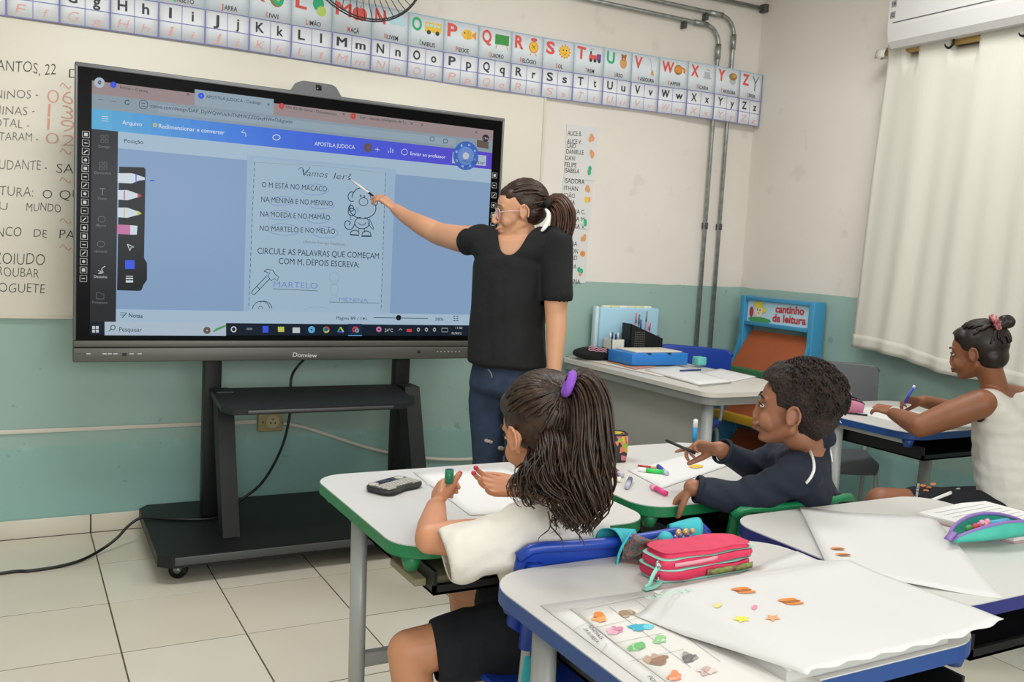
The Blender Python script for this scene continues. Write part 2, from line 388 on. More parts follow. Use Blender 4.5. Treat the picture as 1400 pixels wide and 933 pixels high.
# ---------------------------------------------------------------- alphabet banner
ban = thing('alphabet_banner', 'long printed alphabet banner of picture cards pinned across the wall', 'banner', (1.8, 4.5, 2.27))
BW = .2; BX0 = -.018; ZB = 2.262
rows = (0, .077, .156, .324)
lilac = mat('banner_purple_line', '#7F7FC0', .7); lightb = mat('banner_blue_line', '#A9C8DC', .7)
cardm = mat('banner_paper', '#E9EBF0', .55); card_top = mat('banner_paper_tint', '#E2E8EE', .55)
redp = mat('print_red', '#E0574E', .6); greenp = mat('print_green', '#2FB37C', .6); pinkp = mat('print_pink', '#E8A79F', .6); inkp = mat('print_black', '#36363A', .6)
def by(x): # banner bows off the wall over the pipes
    base = YF-.028
    k = max(0, 1-abs(x-3.95)/.7)
    return base-.04*k*k*(3-2*k)-.004*sin(x*9)
def bz(x): return ZB+.006*sin(x*2.1)+(.012 if x < 1 else 0)*0
def BP(x, z, lift=0): return V((x, by(x)-lift, bz(x)+z))
words = {'D': 'DADO', 'E': 'ELEFANTE', 'F': '', 'G': '', 'H': 'HOMEM', 'I': 'INSETO', 'J': 'JARRA', 'K': 'KIWI', 'L': 'LIMÃO', 'M': 'MAÇÃ', 'N': 'NUVEM', 'O': 'ÔNIBUS', 'P': 'PEIXE', 'Q': 'QUADRO', 'R': 'RELÓGIO', 'S': 'SOL', 'T': 'TREM', 'U': 'URSO', 'V': 'VASSOURA', 'W': 'WAFFER', 'X': 'XÍCARA', 'Y': 'YAKISOBA', 'Z': 'ZÍPER'}
words['D'] = words['E'] = ''
pc = {k: mat('print_'+k, c, .6) for k, c in dict(red='#D9483F', green='#7DB548', dgreen='#3E9444', lime='#C3D86A', sky='#BFE3EE', yellow='#F0C53C', orange='#E89038', brown='#A8743E', grey='#B7BEC4', purple='#7C4A9C', tan='#D9A066', dark='#3C3430').items()}
def disc(mb, x, z, rx, rz, m, lift, n=14, ph=0, star=0):
    pts = []
    for k in range(n):
        a = 2*pi*k/n+ph; q = 1-(star if k % 2 else 0); pts.append(BP(x+rx*cos(a)*q, z+rz*sin(a)*q, lift))
    poly(mb, pts, m)
def heavy(mb, s, p0, p1, h, m, off, sh=0):
    if s in 'MWmw' and off > 0:   # thickened by overlapping copies
        for dx in (-.0022, 0, .0022): text(mb, s, V(p0)+V((dx, 0, 0)), V(p1)+V((dx, 0, 0)), UPZ, h, m, off=0, shear=sh)
    else: text(mb, s, p0, p1, UPZ, h, m, off=off, shear=sh)
def pic(mb, L, x, z):
    D = lambda dx, dz, rx, rz, c, l=.0012, **k: disc(mb, x+dx, z+dz, rx, rz, pc[c], l, **k)
    def line(pts, c, w_=.004, l=.0018): stroke(mb, [BP(x+a, z+b_, l) for a, b_ in pts], w_, pc[c], (0, -1, 0))
    def rect(a, b_, c, d, col, l=.0014): poly(mb, [BP(x+a, z+b_, l), BP(x+c, z+b_, l), BP(x+c, z+d, l), BP(x+a, z+d, l)], pc[col])
    if L == 'J': D(0, 0, .03, .036, 'red'); line([(.028, .02), (.045, .015), (.04, -.015), (.026, -.02)], 'red', .006)
    elif L == 'K': D(-.01, 0, .034, .04, 'brown'); D(-.004, 0, .028, .033, 'green', .0015); D(-.004, 0, .01, .012, 'lime', .0018)
    elif L == 'L': D(-.008, .012, .028, .034, 'green'); D(.008, -.02, .024, .024, 'lime', .0016)
    elif L == 'M': D(-.014, 0, .024, .032, 'red'); D(.012, 0, .026, .032, 'red', .0014); line([(0, .03), (.006, .044)], 'brown')
    elif L == 'N': D(-.02, 0, .024, .02, 'sky'); D(.004, .01, .026, .026, 'sky', .0014); D(.028, -.002, .02, .018, 'sky', .0016)
    elif L == 'O':
        rect(-.045, -.02, .045, .028, 'yellow'); D(-.024, -.022, .011, .011, 'dark', .002); D(.024, -.022, .011, .011, 'dark', .002)
        for k in range(4): rect(-.04+.021*k, .006, -.025+.021*k, .02, 'sky', .0022)
    elif L == 'P':
        D(-.004, 0, .033, .026, 'yellow'); poly(mb, [BP(x+.02, z, .0014), BP(x+.045, z-.024, .0014), BP(x+.045, z+.024, .0014)], pc['orange']); D(-.022, .007, .004, .004, 'dark', .002); line([(-.002, -.022), (-.002, .022)], 'orange'); line([(.01, -.02), (.01, .02)], 'orange')
    elif L == 'Q': rect(-.042, -.022, .042, .03, 'dgreen'); line([(-.03, -.022), (-.036, -.046)], 'tan'); line([(.03, -.022), (.036, -.046)], 'tan')
    elif L == 'R': D(0, -.004, .031, .031, 'orange'); D(0, -.004, .025, .025, 'yellow', .0016); line([(-.01, .008), (.01, -.014)], 'dark', .003, .002); line([(.01, .008), (-.008, -.01)], 'dark', .003, .002); D(0, .036, .02, .01, 'red'); line([(-.014, -.034), (-.02, -.05)], 'orange'); line([(.014, -.034), (.02, -.05)], 'orange')
    elif L == 'S': D(0, 0, .042, .042, 'orange', star=.3, n=24); D(0, 0, .03, .03, 'yellow', .0016); D(-.01, .008, .004, .005, 'dark', .002); D(.01, .008, .004, .005, 'dark', .002); line([(-.013, -.008), (0, -.016), (.013, -.008)], 'red', .004, .002)
    elif L == 'T': rect(-.04, -.018, .012, .008, 'red'); rect(.012, -.02, .04, .016, 'purple'); D(-.028, -.024, .01, .01, 'dark', .002); D(0, -.024, .01, .01, 'dark', .002); D(.028, -.024, .01, .01, 'dark', .002); rect(-.034, .008, -.024, .026, 'dark'); D(-.02, .038, .012, .007, 'grey')
    elif L == 'U': D(0, -.012, .026, .03, 'tan'); D(0, .02, .018, .017, 'brown', .0014); D(-.013, .033, .007, .007, 'brown', .0016); D(.013, .033, .007, .007, 'brown', .0016); D(0, .014, .008, .006, 'tan', .0018); D(-.006, .023, .002, .003, 'dark', .002); D(.006, .023, .002, .003, 'dark', .002)
    elif L == 'V': line([(-.01, .045), (.012, -.03)], 'grey', .003); poly(mb, [BP(x+.006, z-.022, .0014), BP(x+.018, z-.026, .0014), BP(x+.026, z-.055, .0014), BP(x+.002, z-.05, .0014)], pc['tan'])
    elif L == 'W': D(-.008, 0, .028, .03, 'brown'); D(-.008, .002, .022, .02, 'orange', .0016); line([(.016, .016), (.034, .012), (.03, -.014)], 'brown', .006); poly(mb, [BP(x+.018, z+.018, .002), BP(x+.044, z+.008, .002), BP(x+.04, z-.02, .002)], pc['orange'])
    elif L == 'X': rect(-.022, -.02, .02, .012, 'grey'); D(0, -.022, .034, .007, 'grey', .0018); line([(-.01, .03), (.014, .022)], 'tan', .004)
    elif L == 'Y': D(0, -.012, .026, .026, 'grey'); D(0, .012, .032, .022, 'brown', .0016); D(.006, .016, .016, .012, 'orange', .002); D(-.012, .012, .01, .009, 'green', .0022)
    elif L == 'Z': line([(-.024, .04), (0, .0)], 'dark', .005); line([(.026, .045), (0, .0)], 'dark', .005); line([(-.004, .0), (-.004, -.05)], 'dark', .004); line([(.006, .0), (.006, -.05)], 'grey', .004)
for n_ in range(-2, 21):
    L = chr(ord('F')+n_); xa = BX0+n_*BW; xb = min(xa+BW, XR-.006); w_ = xb-xa
    c = MB()
    N = 6
    for a, b_, m in ((0, rows[2], cardm), (rows[2], rows[3], card_top)):
        c.grid(lambda u, v: BP(xa+.0008+(w_-.0016)*u, a+(b_-a)*v), N, 1, m, th=.0012)
    card = c.build('letter_card', None, ban)
    g = MB(); nrm = (0, -1, 0)
    seg = lambda x1, z1, x2, z2, w2, m: stroke(g, [BP(x1+(x2-x1)*k/6, z1+(z2-z1)*k/6, .0022) for k in range(7)], w2, m, nrm)
    xm = (xa+xb)/2
    for z_ in (rows[0]+.002, rows[1], rows[2]): seg(xa, z_, xb, z_, .0035, lilac)
    seg(xa, rows[3]-.002, xb, rows[3]-.002, .004, lightb)
    seg(xa+.001, 0, xa+.001, rows[2], .006, lilac); seg(xm, 0, xm, rows[2], .0025, lilac)
    seg(xa+.001, rows[2], xa-.004, rows[3], .004, lightb)
    if n_ == 20: seg(xb-.002, 0, xb-.002, rows[3], .004, lilac)
    g.build('ruled_lines', None, card)
    t = MB(); l = L.lower(); bold = .012 if L in 'MW' else .022
    wl = {'I': .012, 'J': .026, 'M': .048, 'W': .052, 'L': .034, 'T': .036, 'E': .034, 'F': .032}.get(L, .04)
    ws = {'i': .01, 'j': .014, 'l': .01, 'm': .048, 'w': .046, 't': .018, 'f': .018, 'r': .022}.get(l, .03)
    for s, xc, ww, h, m, off, zz, sh in ((L, xa+w_*.25, wl, .046, inkp, bold, rows[1]+.018, 0), (l, xa+w_*.73, ws, .046, inkp, bold, rows[1]+.018, 0), (L, xa+w_*.25, wl*1.0, .042, pinkp, -.012, .018, .25), (l, xa+w_*.72, ws*1.0, .034, pinkp, -.012, .018, .25)):
        heavy(t, s, BP(xc-ww/2, zz, .0016), BP(xc+ww/2, zz, .0016), h, m, off, sh); t.build('printed_letter' if m is inkp else 'handwritten_letter', None, card); t = MB()
    heavy(t, L, BP(xa+.016, rows[2]+.088, .0016), BP(xa+.016+{'I': .02, 'J': .04, 'M': .075, 'W': .078}.get(L, .056), rows[2]+.084, .0016), .066, greenp if L in 'OUIE' else redp, .03); t.build('initial_letter', None, card); t = MB()
    wd = words[L]
    if wd:
        L0 = .014*len(wd)*1.05; L0 = min(L0, .15); x1 = xm-L0/2+.006
        k = L0/len(wd)
        text(t, wd[0], BP(x1, rows[2]+.014, .0016), BP(x1+k*.72, rows[2]+.014, .0016), UPZ, .026, greenp if L in 'OI' else redp, off=.015)
        text(t, wd[1:], BP(x1+k, rows[2]+.014, .0016), BP(x1+L0, rows[2]+.014, .0016), UPZ, .022, inkp, off=.012)
    if t.v: t.build('printed_word', None, card)
    p = MB(); pic(p, L, xa+w_*.68, rows[2]+.108)
    if p.v: p.build('printed_picture', None, card)

# ---------------------------------------------------------------- name list on the wall
nl = thing('name_list', 'tall narrow white paper list of children names with small pictures beside them', 'poster', (2.87, YF, 1.24))
yl = YF-.004
for zt, zb_, xl, xr in ((2.135, 1.83, 2.775, 2.985), (1.825, 1.55, 2.77, 2.975), (1.545, 1.235, 2.765, 2.965)):
    MB().box((xl, yl, zb_), (xr, YF-.0005, zt)).build('paper_strip', paper2, nl)
names = [('ALICE B.', 776, 181, 795), ('ALICE V.', 775, 192, 795), ('CAIO', 775, 198, 787), ('DANIELLE', 774, 206, 798), ('DAVI', 773, 215, 786), ('FELIPE', 772, 224, 788), ('ISABELA', 772, 232, 792), ('ISADORA', 772, 246, 799), ('ITHAN', 771, 256, 790), ('JOÃO', 770, 266, 786), ('JÚLIA', 770, 275, 786), ('LORENA C.', 768, 287, 800), ('LORENA M.', 767, 297, 800), ('LORENA V.', 767, 307, 800), ('LUÍSA', 766, 320, 783), ('MARINA', 765, 331, 789), ('MAYCON', 765, 341, 790), ('RICHARD', 763, 350, 789), ('SABRINA', 763, 362, 788), ('ANNA', 763, 372, 782), ('VALENTINA', 760, 382, 793)]
t = MB()
for s, u0, v0, u1 in names: text(t, s, at_y(u0, v0+4, yl-.001), at_y(u1, v0+4+(u1-u0)*.07, yl-.001), UPZ, .027, ink, off=.0); t.build('printed_name', None, nl); t = MB()
for u, v_, c in ((809, 188, 'tan'), (809, 209, 'tan'), (806, 234, 'green'), (804, 257, 'tan'), (803, 276, 'yellow'), (799, 304, 'green'), (798, 327, 'tan'), (797, 348, 'orange'), (793, 372, 'green')):
    c0 = at_y(u, v_, yl-.001)
    t = MB()
    for q in range(3):
        dx, dz = rnd.uniform(-.012, .012), rnd.uniform(-.016, .016); m = pc[c] if q else mat('print_peach', '#E79A78', .6)
        poly(t, [c0+V((dx+.012*cos(a), -.0003*q, dz+.016*sin(a))) for a in [2*pi*k/9 for k in range(9)]], m)
    t.build('small_picture', None, nl)

# ================================================================ interactive display
YD = 4.10
dx0, dx1, dz0, dz1 = .222, 2.146, .853, 2.05
disp = thing('interactive_display', 'huge wall-sized touch display showing a reading worksheet, on a black stand', 'display', (1.18, YD+.05, dz0))
bez = mat('display_frame_grey', '#67686A', .38, metal=.5)
bezb = mat('display_bottom_bar', '#5A5954', .45, metal=.3)
MB().box((dx0+.03, YD+.012, dz0+.02), (dx1-.03, YD+.085, dz1-.02), bev=.01).build('rear_housing', black_plastic, disp)
fr = MB(); t_ = .018
fr.box((dx0, YD-.012, dz1-t_), (dx1, YD+.03, dz1), bev=.004); fr.box((dx0, YD-.012, dz0+.09), (dx0+t_*.6, YD+.03, dz1-t_*.5), bev=.003); fr.box((dx1-t_*.6, YD-.012, dz0+.09), (dx1, YD+.03, dz1-t_*.5), bev=.003)
fr.build('outer_frame', bez, disp)
MB().box((dx0+.008, YD-.004, .925), (dx1-.008, YD+.014, dz1-.012)).build('black_bezel', mat('bezel_black', '#050506', .3, spec=.08), disp)
bar = MB().box((dx0, YD-.02, dz0), (dx1, YD+.03, dz0+.058), bev=.004).box((dx0, YD-.014, dz0+.06), (dx1, YD+.03, dz0+.088), bev=.004).build('bottom_bar', bezb, disp)
ys = YD-.0205
t = MB(); lg = mat('bar_print_light', '#D9D9D5', .5)
text(t, 'Donview', at_y(400, 488, ys), at_y(433, 489, ys), UPZ, .02, lg, off=.004, shear=.15)
for u in (598, 603, 608, 613, 618, 623, 628): t.box(at_y(u, 481, ys)-V((.0035, .0005, .0015)), at_y(u, 481, ys)+V((.0035, .001, .0015)), lg)
for u in (121, 143, 150, 158, 180, 191): t.box(at_y(u, 484, ys)-V((.008, .0005, .0015)), at_y(u, 484, ys)+V((.008, .001, .0015)), lg)
t.build('bar_print', None, bar)
t = MB(); t.box(at_y(101, 481, ys)-V((0, .001, .008)), at_y(118, 485, ys)+V((0, .001, .003))); t.box(at_y(167, 483, ys), at_y(173, 487, ys)+V((0, .001, 0))); t.ell(at_y(573, 481, ys), .007)
t.build('front_ports', black_plastic, bar)
# camera bar on top
cb = MB()
c0 = at_y(398, 125, YD).x; c1 = at_y(467, 131, YD).x; zt = dz1
cb.prism([(c0, zt-.005), (c1, zt-.005), (c1-.03, zt+.038), (c1-.05, zt+.047), (c0+.05, zt+.047), (c0+.025, zt+.038)], -.035, .012, T=Matrix.Translation((0, YD, 0)) @ Matrix.Rotation(pi/2, 4, 'X'))
cam_bar = cb.build('camera_bar', bez, disp)
xc = (c0+c1)/2+.005
MB().box((xc-.013, YD-.016, zt+.014), (xc+.013, YD-.01, zt+.038), bev=.003).build('camera_lens', mat('lens_black', '#08080A', .1), cam_bar)
# ------------ the picture on the panel: emissive, flat
def scr(name, c, e=.85):
    m = mat('screen_'+name, c, .2, emit=e, spec=.1); return m
SC = {k: scr(k, c) for k, c in dict(page='#A3BED2', work='#89A5C8', light='#A9C2D6', gap='#9FB9D0', tab='#A08E8E', addr='#8FA0AC', addr2='#98AAB8', head1='#5FAEDD', head2='#4C7BE2', head3='#4B5BDD', head4='#5A4FD2', side='#2C2D30', side2='#232427', task='#15202F', task2='#1C2A44', white='#D5E0EA', txt='#2E3C48', txt2='#E2E9F4', dim='#71777E', bluep='#6F86C4', blue='#3F5BE8', pink='#C978A8', red='#C84848', yellow='#C9C85A', green='#54A05C', search='#B3C3D2', black='#101114', wheel='#3F6BC0', wheel2='#6C90D2', brown='#6A5A50', grey='#8B969E', iconw='#C9CDD0').items()}
si = MB()
def SP(u, v, l=1): return at_y(u, v, YD-.0045-.0004*l)
def quad(u0, v0, u1, v1, u2, v2, u3, v3, m, l=1): si.add([SP(u0, v0, l), SP(u1, v1, l), SP(u2, v2, l), SP(u3, v3, l)], [(0, 1, 2, 3)], SC[m])
S0 = SP(125, 108); S1 = SP(674, 185)
sx0, sx1, sz1, sz0 = .284, 2.088, 1.985, .945
def ZU(z, u, l=1): # screen point at world height z, column through pixel u measured mid-height
    return V((u, YD-.0045-.0004*l, z))
def band(x0, x1, za, zb, m, l=1): si.add([ZU(za, x0, l), ZU(za, x1, l), ZU(zb, x1, l), ZU(zb, x0, l)], [(0, 1, 2, 3)], SC[m])
def sz(u, v): return SP(u, v).z
def sx(u, v): return SP(u, v).x
z_tab = sz(134, 123); z_addr = sz(127, 147); z_head = sz(124, 177); z_bot = sz(131, 440); 
H0, H1, H2, H3 = sz(125, 108)+.0, sz(127, 128), sz(125, 148), sz(124, 176)
band(sx0, sx1, H1, sz1, 'tab'); band(sx0, sx1, H2, H1, 'addr'); band(sx0+.25, sx1-.2, H2+.012, H1-.012, 'addr2', 2)
band(sx(266, 133), sx(374, 146), H1, sz(266, 122), 'addr2', 2)
NB = 24
hc = [(0, '#5FB4DC'), (.3, '#4A84E4'), (.6, '#4A62E0'), (1, '#6149CE')]
for k in range(NB):
    f_ = (k+.5)/NB; i = max(j for j in range(4) if hc[j][0] <= f_); i = min(i, 2); a, b_ = hc[i], hc[i+1]; q_ = (f_-a[0])/(b_[0]-a[0])
    cc = tuple(int(a[1][1+2*j:3+2*j], 16)/255*(1-q_)+int(b_[1][1+2*j:3+2*j], 16)/255*q_ for j in range(3))
    m = mat('screen_header_%d' % k, cc, .2, emit=.85, spec=.1)
    xa, xb = sx0+(sx1-sx0)*k/NB, sx0+(sx1-sx0)*(k+1)/NB
    si.add([ZU(H3, xa), ZU(H3, xb), ZU(H2, xb), ZU(H2, xa)], [(0, 1, 2, 3)], m)
ztask1, zsb = sz(400, 448)-.012, sz(250, 436)
zb0 = sz(131, 458)
ztask = sz(311, 442)
xside = sx(160, 300)
band(sx0, xside, ztask, H3, 'side'); band(xside, sx1, ztask, H3, 'work')
band(xside, sx1, sz(165, 203), H3, 'light', 2)
band(xside, sx1, ztask, sz(165, 423), 'light', 2)
band(sx0, sx1, zb0, ztask, 'task', 2)
xp0, xp1 = sx(336, 300), sx(538, 300)
zp0, zp1 = sz(165, 423), sz(340, 212)
band(xp0, xp1, zp0, zp1, 'gap', 3); band(sx(345, 300), sx(524, 300), zp0, zp1-.01, 'page', 4)
dk = SC['txt']; NY = (0, -1, 0)
def st(pts, w_=.003, m='txt', k=1, l=6, closed=False):
    p = [SP(u, v, l) for u, v in pts]
    if closed: p.append(p[0])
    stroke(si, p, w_, SC[m], NY, k)
def stx(s, u0, v0, u1, v1, h, m='txt', off=0, shear=0, l=6): text(si, s, SP(u0, v0, l), SP(u1, v1, l), UPZ, h, SC[m], off=off, shear=shear)
for k in range(26):
    a = k/26; b_ = a+.6/26
    for (ua, va), (ub, vb) in (((348, 222), (340, 422)), ((527, 237), (521, 424))): st([(ua+(ub-ua)*a, va+(vb-va)*a), (ua+(ub-ua)*b_, va+(vb-va)*b_)], .0022)
st([(348, 222), (440, 227), (527, 237)], .0012, 'grey')
stx('Vamos', 411, 240, 447, 243, .03, off=-.012, shear=.25); stx('ler?', 456, 245, 478, 246, .03, off=-.012, shear=.25)
st([(408, 232), (412, 229), (415, 233), (416, 240), (424, 229)], .0025, k=4)
for s, u0, v0, u1, v1 in (('O M ESTÁ NO MACACO', 358, 256, 447, 262), ('NA MENINA E NO MENINO', 357, 276, 455, 282), ('NA MOEDA E NO MAMÃO', 356, 296, 451, 301), ('NO MARTELO E NO MELÃO', 355, 315.5, 458, 320)): stx(s, u0, v0, u1, v1, .024)
stx('(Autora: Solange Valadares)', 415, 332, 472, 336, .011, 'dim')
stx('CIRCULE AS PALAVRAS QUE COMEÇAM', 352, 347, 518, 354, .028); stx('COM M, DEPOIS ESCREVA:', 381, 361, 491, 366, .028)
for c, rx, ry, uu, vv in ((1, 19, 7, 430, 259.5), (1, 17, 6, 385, 275), (1, 17, 6, 440, 280), (1, 17, 7, 383, 294.5), (1, 16, 6, 436, 299), (1, 21, 8, 388, 314), (1, 17, 8, 445, 318)):
    st([(uu+rx*cos(a)*(1+.06*sin(3*a)), vv+ry*sin(a)*(1+.1*cos(2*a+uu))) for a in [2*pi*k/18 for k in range(19)]], .0018, 'bluep')
# monkey line drawing
def oval(u, v, rx, ry, a0=0, a1=360, w_=.004, m='txt', n=22): st([(u+rx*cos(R(a0+(a1-a0)*k/n)), v+ry*sin(R(a0+(a1-a0)*k/n))) for k in range(n+1)], w_, m)
oval(496, 285, 18, 14, -25, 205); oval(494, 272, 13, 15, 185, 355); oval(481, 269, 5, 6.5, 60, 300); oval(512, 276, 4, 6, -120, 80)
oval(497, 276, 6, 5.5, 0, 360, .003); oval(493, 268, .8, 1.2, 0, 360, .003); oval(498, 269, .8, 1.2, 0, 360, .003); st([(487, 284), (490, 287), (489, 290)], .0018)
oval(495, 305, 10, 8, -70, 260); oval(495, 304, 5, 4, 0, 180, .003); oval(481, 290, 5, 5); oval(480, 285, 3.5, 4); st([(479, 295), (479, 301), (482, 300)]); st([(505, 299), (508, 306), (511, 313), (508, 312), (503, 305)], k=3)
st([(485, 306), (481, 313), (474, 313), (471, 307), (474, 302), (479, 304), (477, 308)], .004, k=4)
oval(485, 320, 6, 5, 170, 360); oval(501, 321, 6, 5, 180, 370); st([(479, 321), (491, 322)], .006); st([(494, 323), (508, 323)], .006); st([(491, 313), (490, 318)], .003); st([(498, 313), (499, 318)], .003)
# hammer, tape, faint child
st([(345, 398), (365, 377)], .003); st([(349, 402), (369, 381)], .003); st([(345, 398), (344, 401), (346, 403), (349, 402)], .003); st([(351, 391), (355, 396)], .003)
st([(361, 371), (366, 368), (373, 370), (377, 376), (381, 379), (379, 384), (375, 381), (371, 384), (366, 378), (369, 374), (361, 371)], .003)
oval(357, 424, 12, 12, 185, 350, .0028); oval(361, 424, 11, 12, 240, 350, .0028); oval(356, 423, 3, 4, 190, 350, .0022)
oval(457, 379, 7, 6, 0, 360, .0012, 'grey'); oval(457, 383, 6, 6, 0, 180, .0012, 'grey'); oval(457, 396, 5, 8, 0, 360, .0012, 'grey'); st([(453, 404), (452, 411)], .0014, 'grey'); st([(460, 404), (460, 411)], .0014, 'grey')
st([(373, 395), (435, 398)], .002); stx('MARTELO', 374, 393, 434, 395, .028, 'bluep', -.012); st([(450, 413), (519, 415)], .002); stx('MENINA', 464, 412, 503, 414, .019, 'bluep', -.01)
oval(433, 425, 18, 5, 200, 340, .0012, 'grey')
# toolbar and palette
side_icons = (('Design', 143, 190, 202), ('Elementos', 141, 227, 238), ('Texto', 140, 262, 273), ('Marca', 139, 300, 310), ('Uploads', 138, 334, 345), ('Desenho', 138, 369, 380), ('Projetos', 137, 404, 415))
for s, u, v_, vt in side_icons:
    m = 'iconw' if s == 'Desenho' else 'dim'; hw_ = 2.1*len(s)/2*1.15
    stx(s, u-hw_-1, vt, u+hw_, vt+.6, .011, m, .004)
    if s in ('Design', 'Elementos'):
        for a, b_ in ((-5, -5), (1, -5), (-5, 1), (1, 1)): st([(u+a, v_+b_), (u+a+4, v_+b_), (u+a+4, v_+b_+4), (u+a, v_+b_+4), (u+a, v_+b_)], .0018, m)
    elif s == 'Texto': stx('T', u-4, v_+5, u+4, v_+5, .03, m)
    elif s == 'Desenho': st([(u-4, v_+1), (u+1, v_+3), (u-4, v_+5), (u+3, v_+4), (u+1, v_-1), (u+6, v_-5)], .003, m, 3)
    elif s == 'Projetos': st([(u-5, v_+5), (u-5, v_-4), (u-1, v_-4), (u+1, v_-2), (u+5, v_-2), (u+5, v_+5), (u-5, v_+5)], .002, m)
    else: oval(u, v_, 5, 4, 0, 360, .002, m)
stx('Posição', 170, 195, 196, 197, .016, 'txt', .004)
def qd(pts, m, l): poly(si, [SP(u, v, l) for u, v in pts], SC[m])
qd([(163, 228), (197, 229), (199, 232), (197, 353), (201, 360), (201, 383), (196, 390), (194, 396), (191, 398), (160, 397)][::-1], 'side2', 5)
for v0, c1, tip in ((237, 'blue', 'side2'), (260, 'red', 'red'), (284, 'yellow', 'yellow')):
    qd([(161, v0), (180, v0), (190, v0+3), (198, v0+6), (198, v0+9), (190, v0+10), (180, v0+14), (161, v0+13)][::-1] if v0 == 237 else [(161, v0), (174, v0), (188, v0+5), (188, v0+10), (174, v0+14), (161, v0+13)][::-1], 'white', 7)
    st([((186 if v0 == 237 else 170), v0+1), ((186 if v0 == 237 else 170), v0+13)], .004, c1, l=8)
    if v0 != 237: qd([(188, v0+4), (194, v0+8), (188, v0+11)][::-1], tip, 7)
st([(205, 247), (211, 247)], .005, 'blue')
qd([(160, 307), (178, 308), (178, 321), (160, 320)][::-1], 'pink', 7); qd([(178, 308), (188, 309), (187, 321), (178, 321)][::-1], 'white', 7)
st([(174, 334), (183, 338), (179, 339), (178, 343), (174, 334)], .003, 'white', l=8)
qd([(171, 356), (184, 356), (184, 368), (171, 368)][::-1], 'blue', 7)
for v_, w_ in ((378, .003), (381, .006), (385, .009)): st([(172, v_), (182, v_)], w_, 'white', l=8)
# header writing
for dv in (0, 3, 6): st([(139, 159+dv), (148, 160+dv)], .002, 'txt2')
stx('Arquivo', 167, 170, 194, 173, .018, 'txt2'); stx('Redimensionar e converter', 217, 175, 307, 184, .018, 'txt2', .004); oval(212, 171, 2, 2, 0, 360, .006, 'yellow')
st([(336, 187), (336, 182), (330, 181), (333, 178)], .003, 'txt2'); oval(378, 188, 5, 3.5, 0, 360, .003, 'txt2'); oval(355, 186, 3, 3, 180, 330, .002, 'head2')
stx('APOSTILA JUDOCA', 430, 199, 485, 204, .018, 'txt2'); oval(503, 202, 3.5, 4, 0, 360, .016, 'brown'); st([(513, 204), (519, 205)], .002, 'txt2'); st([(516, 201.5), (516, 207.5)], .002, 'txt2')
for u, h_ in ((531, 3), (534, 7), (537, 5)): st([(u, 209), (u, 209-h_)], .003, 'txt2')
oval(553, 208, 4, 4, 0, 360, .002, 'txt2'); stx('Enviar ao professor', 561, 212, 609, 217, .016, 'txt2', .004)
qd([(619, 208), (665, 213), (664, 227), (618, 223)][::-1], 'search', 5); stx('Compartilhar', 625, 221, 663, 225, .016, 'txt')
oval(637, 213, 8, 9, 0, 360, .028, 'wheel2'); oval(637, 213, 14, 16, 0, 360, .026, 'wheel', n=30); oval(637, 213, 2.5, 3, 0, 360, .012, 'iconw')
for a in range(0, 360, 45): oval(637+13.5*cos(R(a+20)), 213+15.5*sin(R(a+20)), 1, 1.2, 0, 360, .004, 'white', 8)
# tabs
stx('Início - Canva', 164, 121, 202, 127, .013, 'txt'); stx('APOSTILA JUDOCA - Catálogo', 282, 134, 357, 143, .013, 'txt'); stx('Um dia de heroi - Documentos', 391, 148, 460, 158, .013, 'txt'); stx('Ger - Gestão inteligente de E...', 492, 162, 556, 169, .013, 'txt')
for u, v_, c in ((155, 116, 'blue'), (275, 131, 'blue'), (385, 145, 'red'), (483, 159, 'red')): oval(u, v_, 2.5, 2.5, 0, 360, .01, c)
oval(136, 113, 5, 5, 0, 360, .012, 'search'); st([(134, 112), (136, 115), (138, 113)], .003)
for u, v_ in ((257, 129), (367, 143), (470, 156), (563, 169), (577, 171), (651, 181)): st([(u-1.5, v_-1.5), (u+1.5, v_+1.5)], .002); st([(u-1.5, v_+1.5), (u+1.5, v_-1.5)], .002)
stx('canva.com/design/DAF_DyWQWUs/hiTNMWZZDSkyHWnOtIig/edit', 206, 147, 400, 169, .015, 'txt')
st([(134, 136), (141, 137)], .003, 'dim'); st([(152, 138), (159, 139)], .003, 'dim'); oval(174, 140, 3, 3, 20, 330, .003); oval(196, 143, 6, 6, 0, 360, .002)
for dv in (-2, 2): st([(193, 143+dv), (199, 143.5+dv)], .002)
oval(591, 190, 3, 3, 0, 360, .002); oval(609, 193, 3, 3, 0, 360, .003); oval(664, 189, 3, 3, 0, 360, .014, 'side'); stx('GA', 660, 191, 668, 192, .014, 'iconw')
qd([(652, 191), (668, 194), (668, 204), (652, 201)][::-1], 'brown', 5)
# bottom strip and task bar
stx('Notas', 176, 434, 195, 435, .018, 'txt', .01); st([(164, 428), (172, 428)], .002); st([(164, 431), (170, 431)], .002); st([(167, 435), (173, 428)], .003)
stx('Página 89 / 141', 460, 437, 501, 438, .015, 'txt', .004); st([(511, 434.5), (585, 435.5)], .003, 'txt'); oval(545, 434.7, 1.8, 1.8, 0, 360, .014, 'black'); stx('58%', 595, 438.5, 606, 438.7, .015, 'txt', .004)
for a in (0, 4):
    for b_ in (0, 3, 6): st([(620+a, 432.5+b_), (622.5+a, 432.6+b_)], .004)
qd([(143, 440), (309, 442), (309, 459.5), (143, 458.7)][::-1], 'search', 5)
oval(154.5, 448, 3, 3, 0, 360, .003); st([(152, 450), (149, 453)], .003); stx('Pesquisar', 163, 453.5, 194, 454, .02, 'txt'); oval(283, 452, 3, 3, 0, 360, .012, 'brown')
for a in range(5): st([(292+a*3, 454-a*1.5), (297+a*3, 449-a)], .007, 'green')
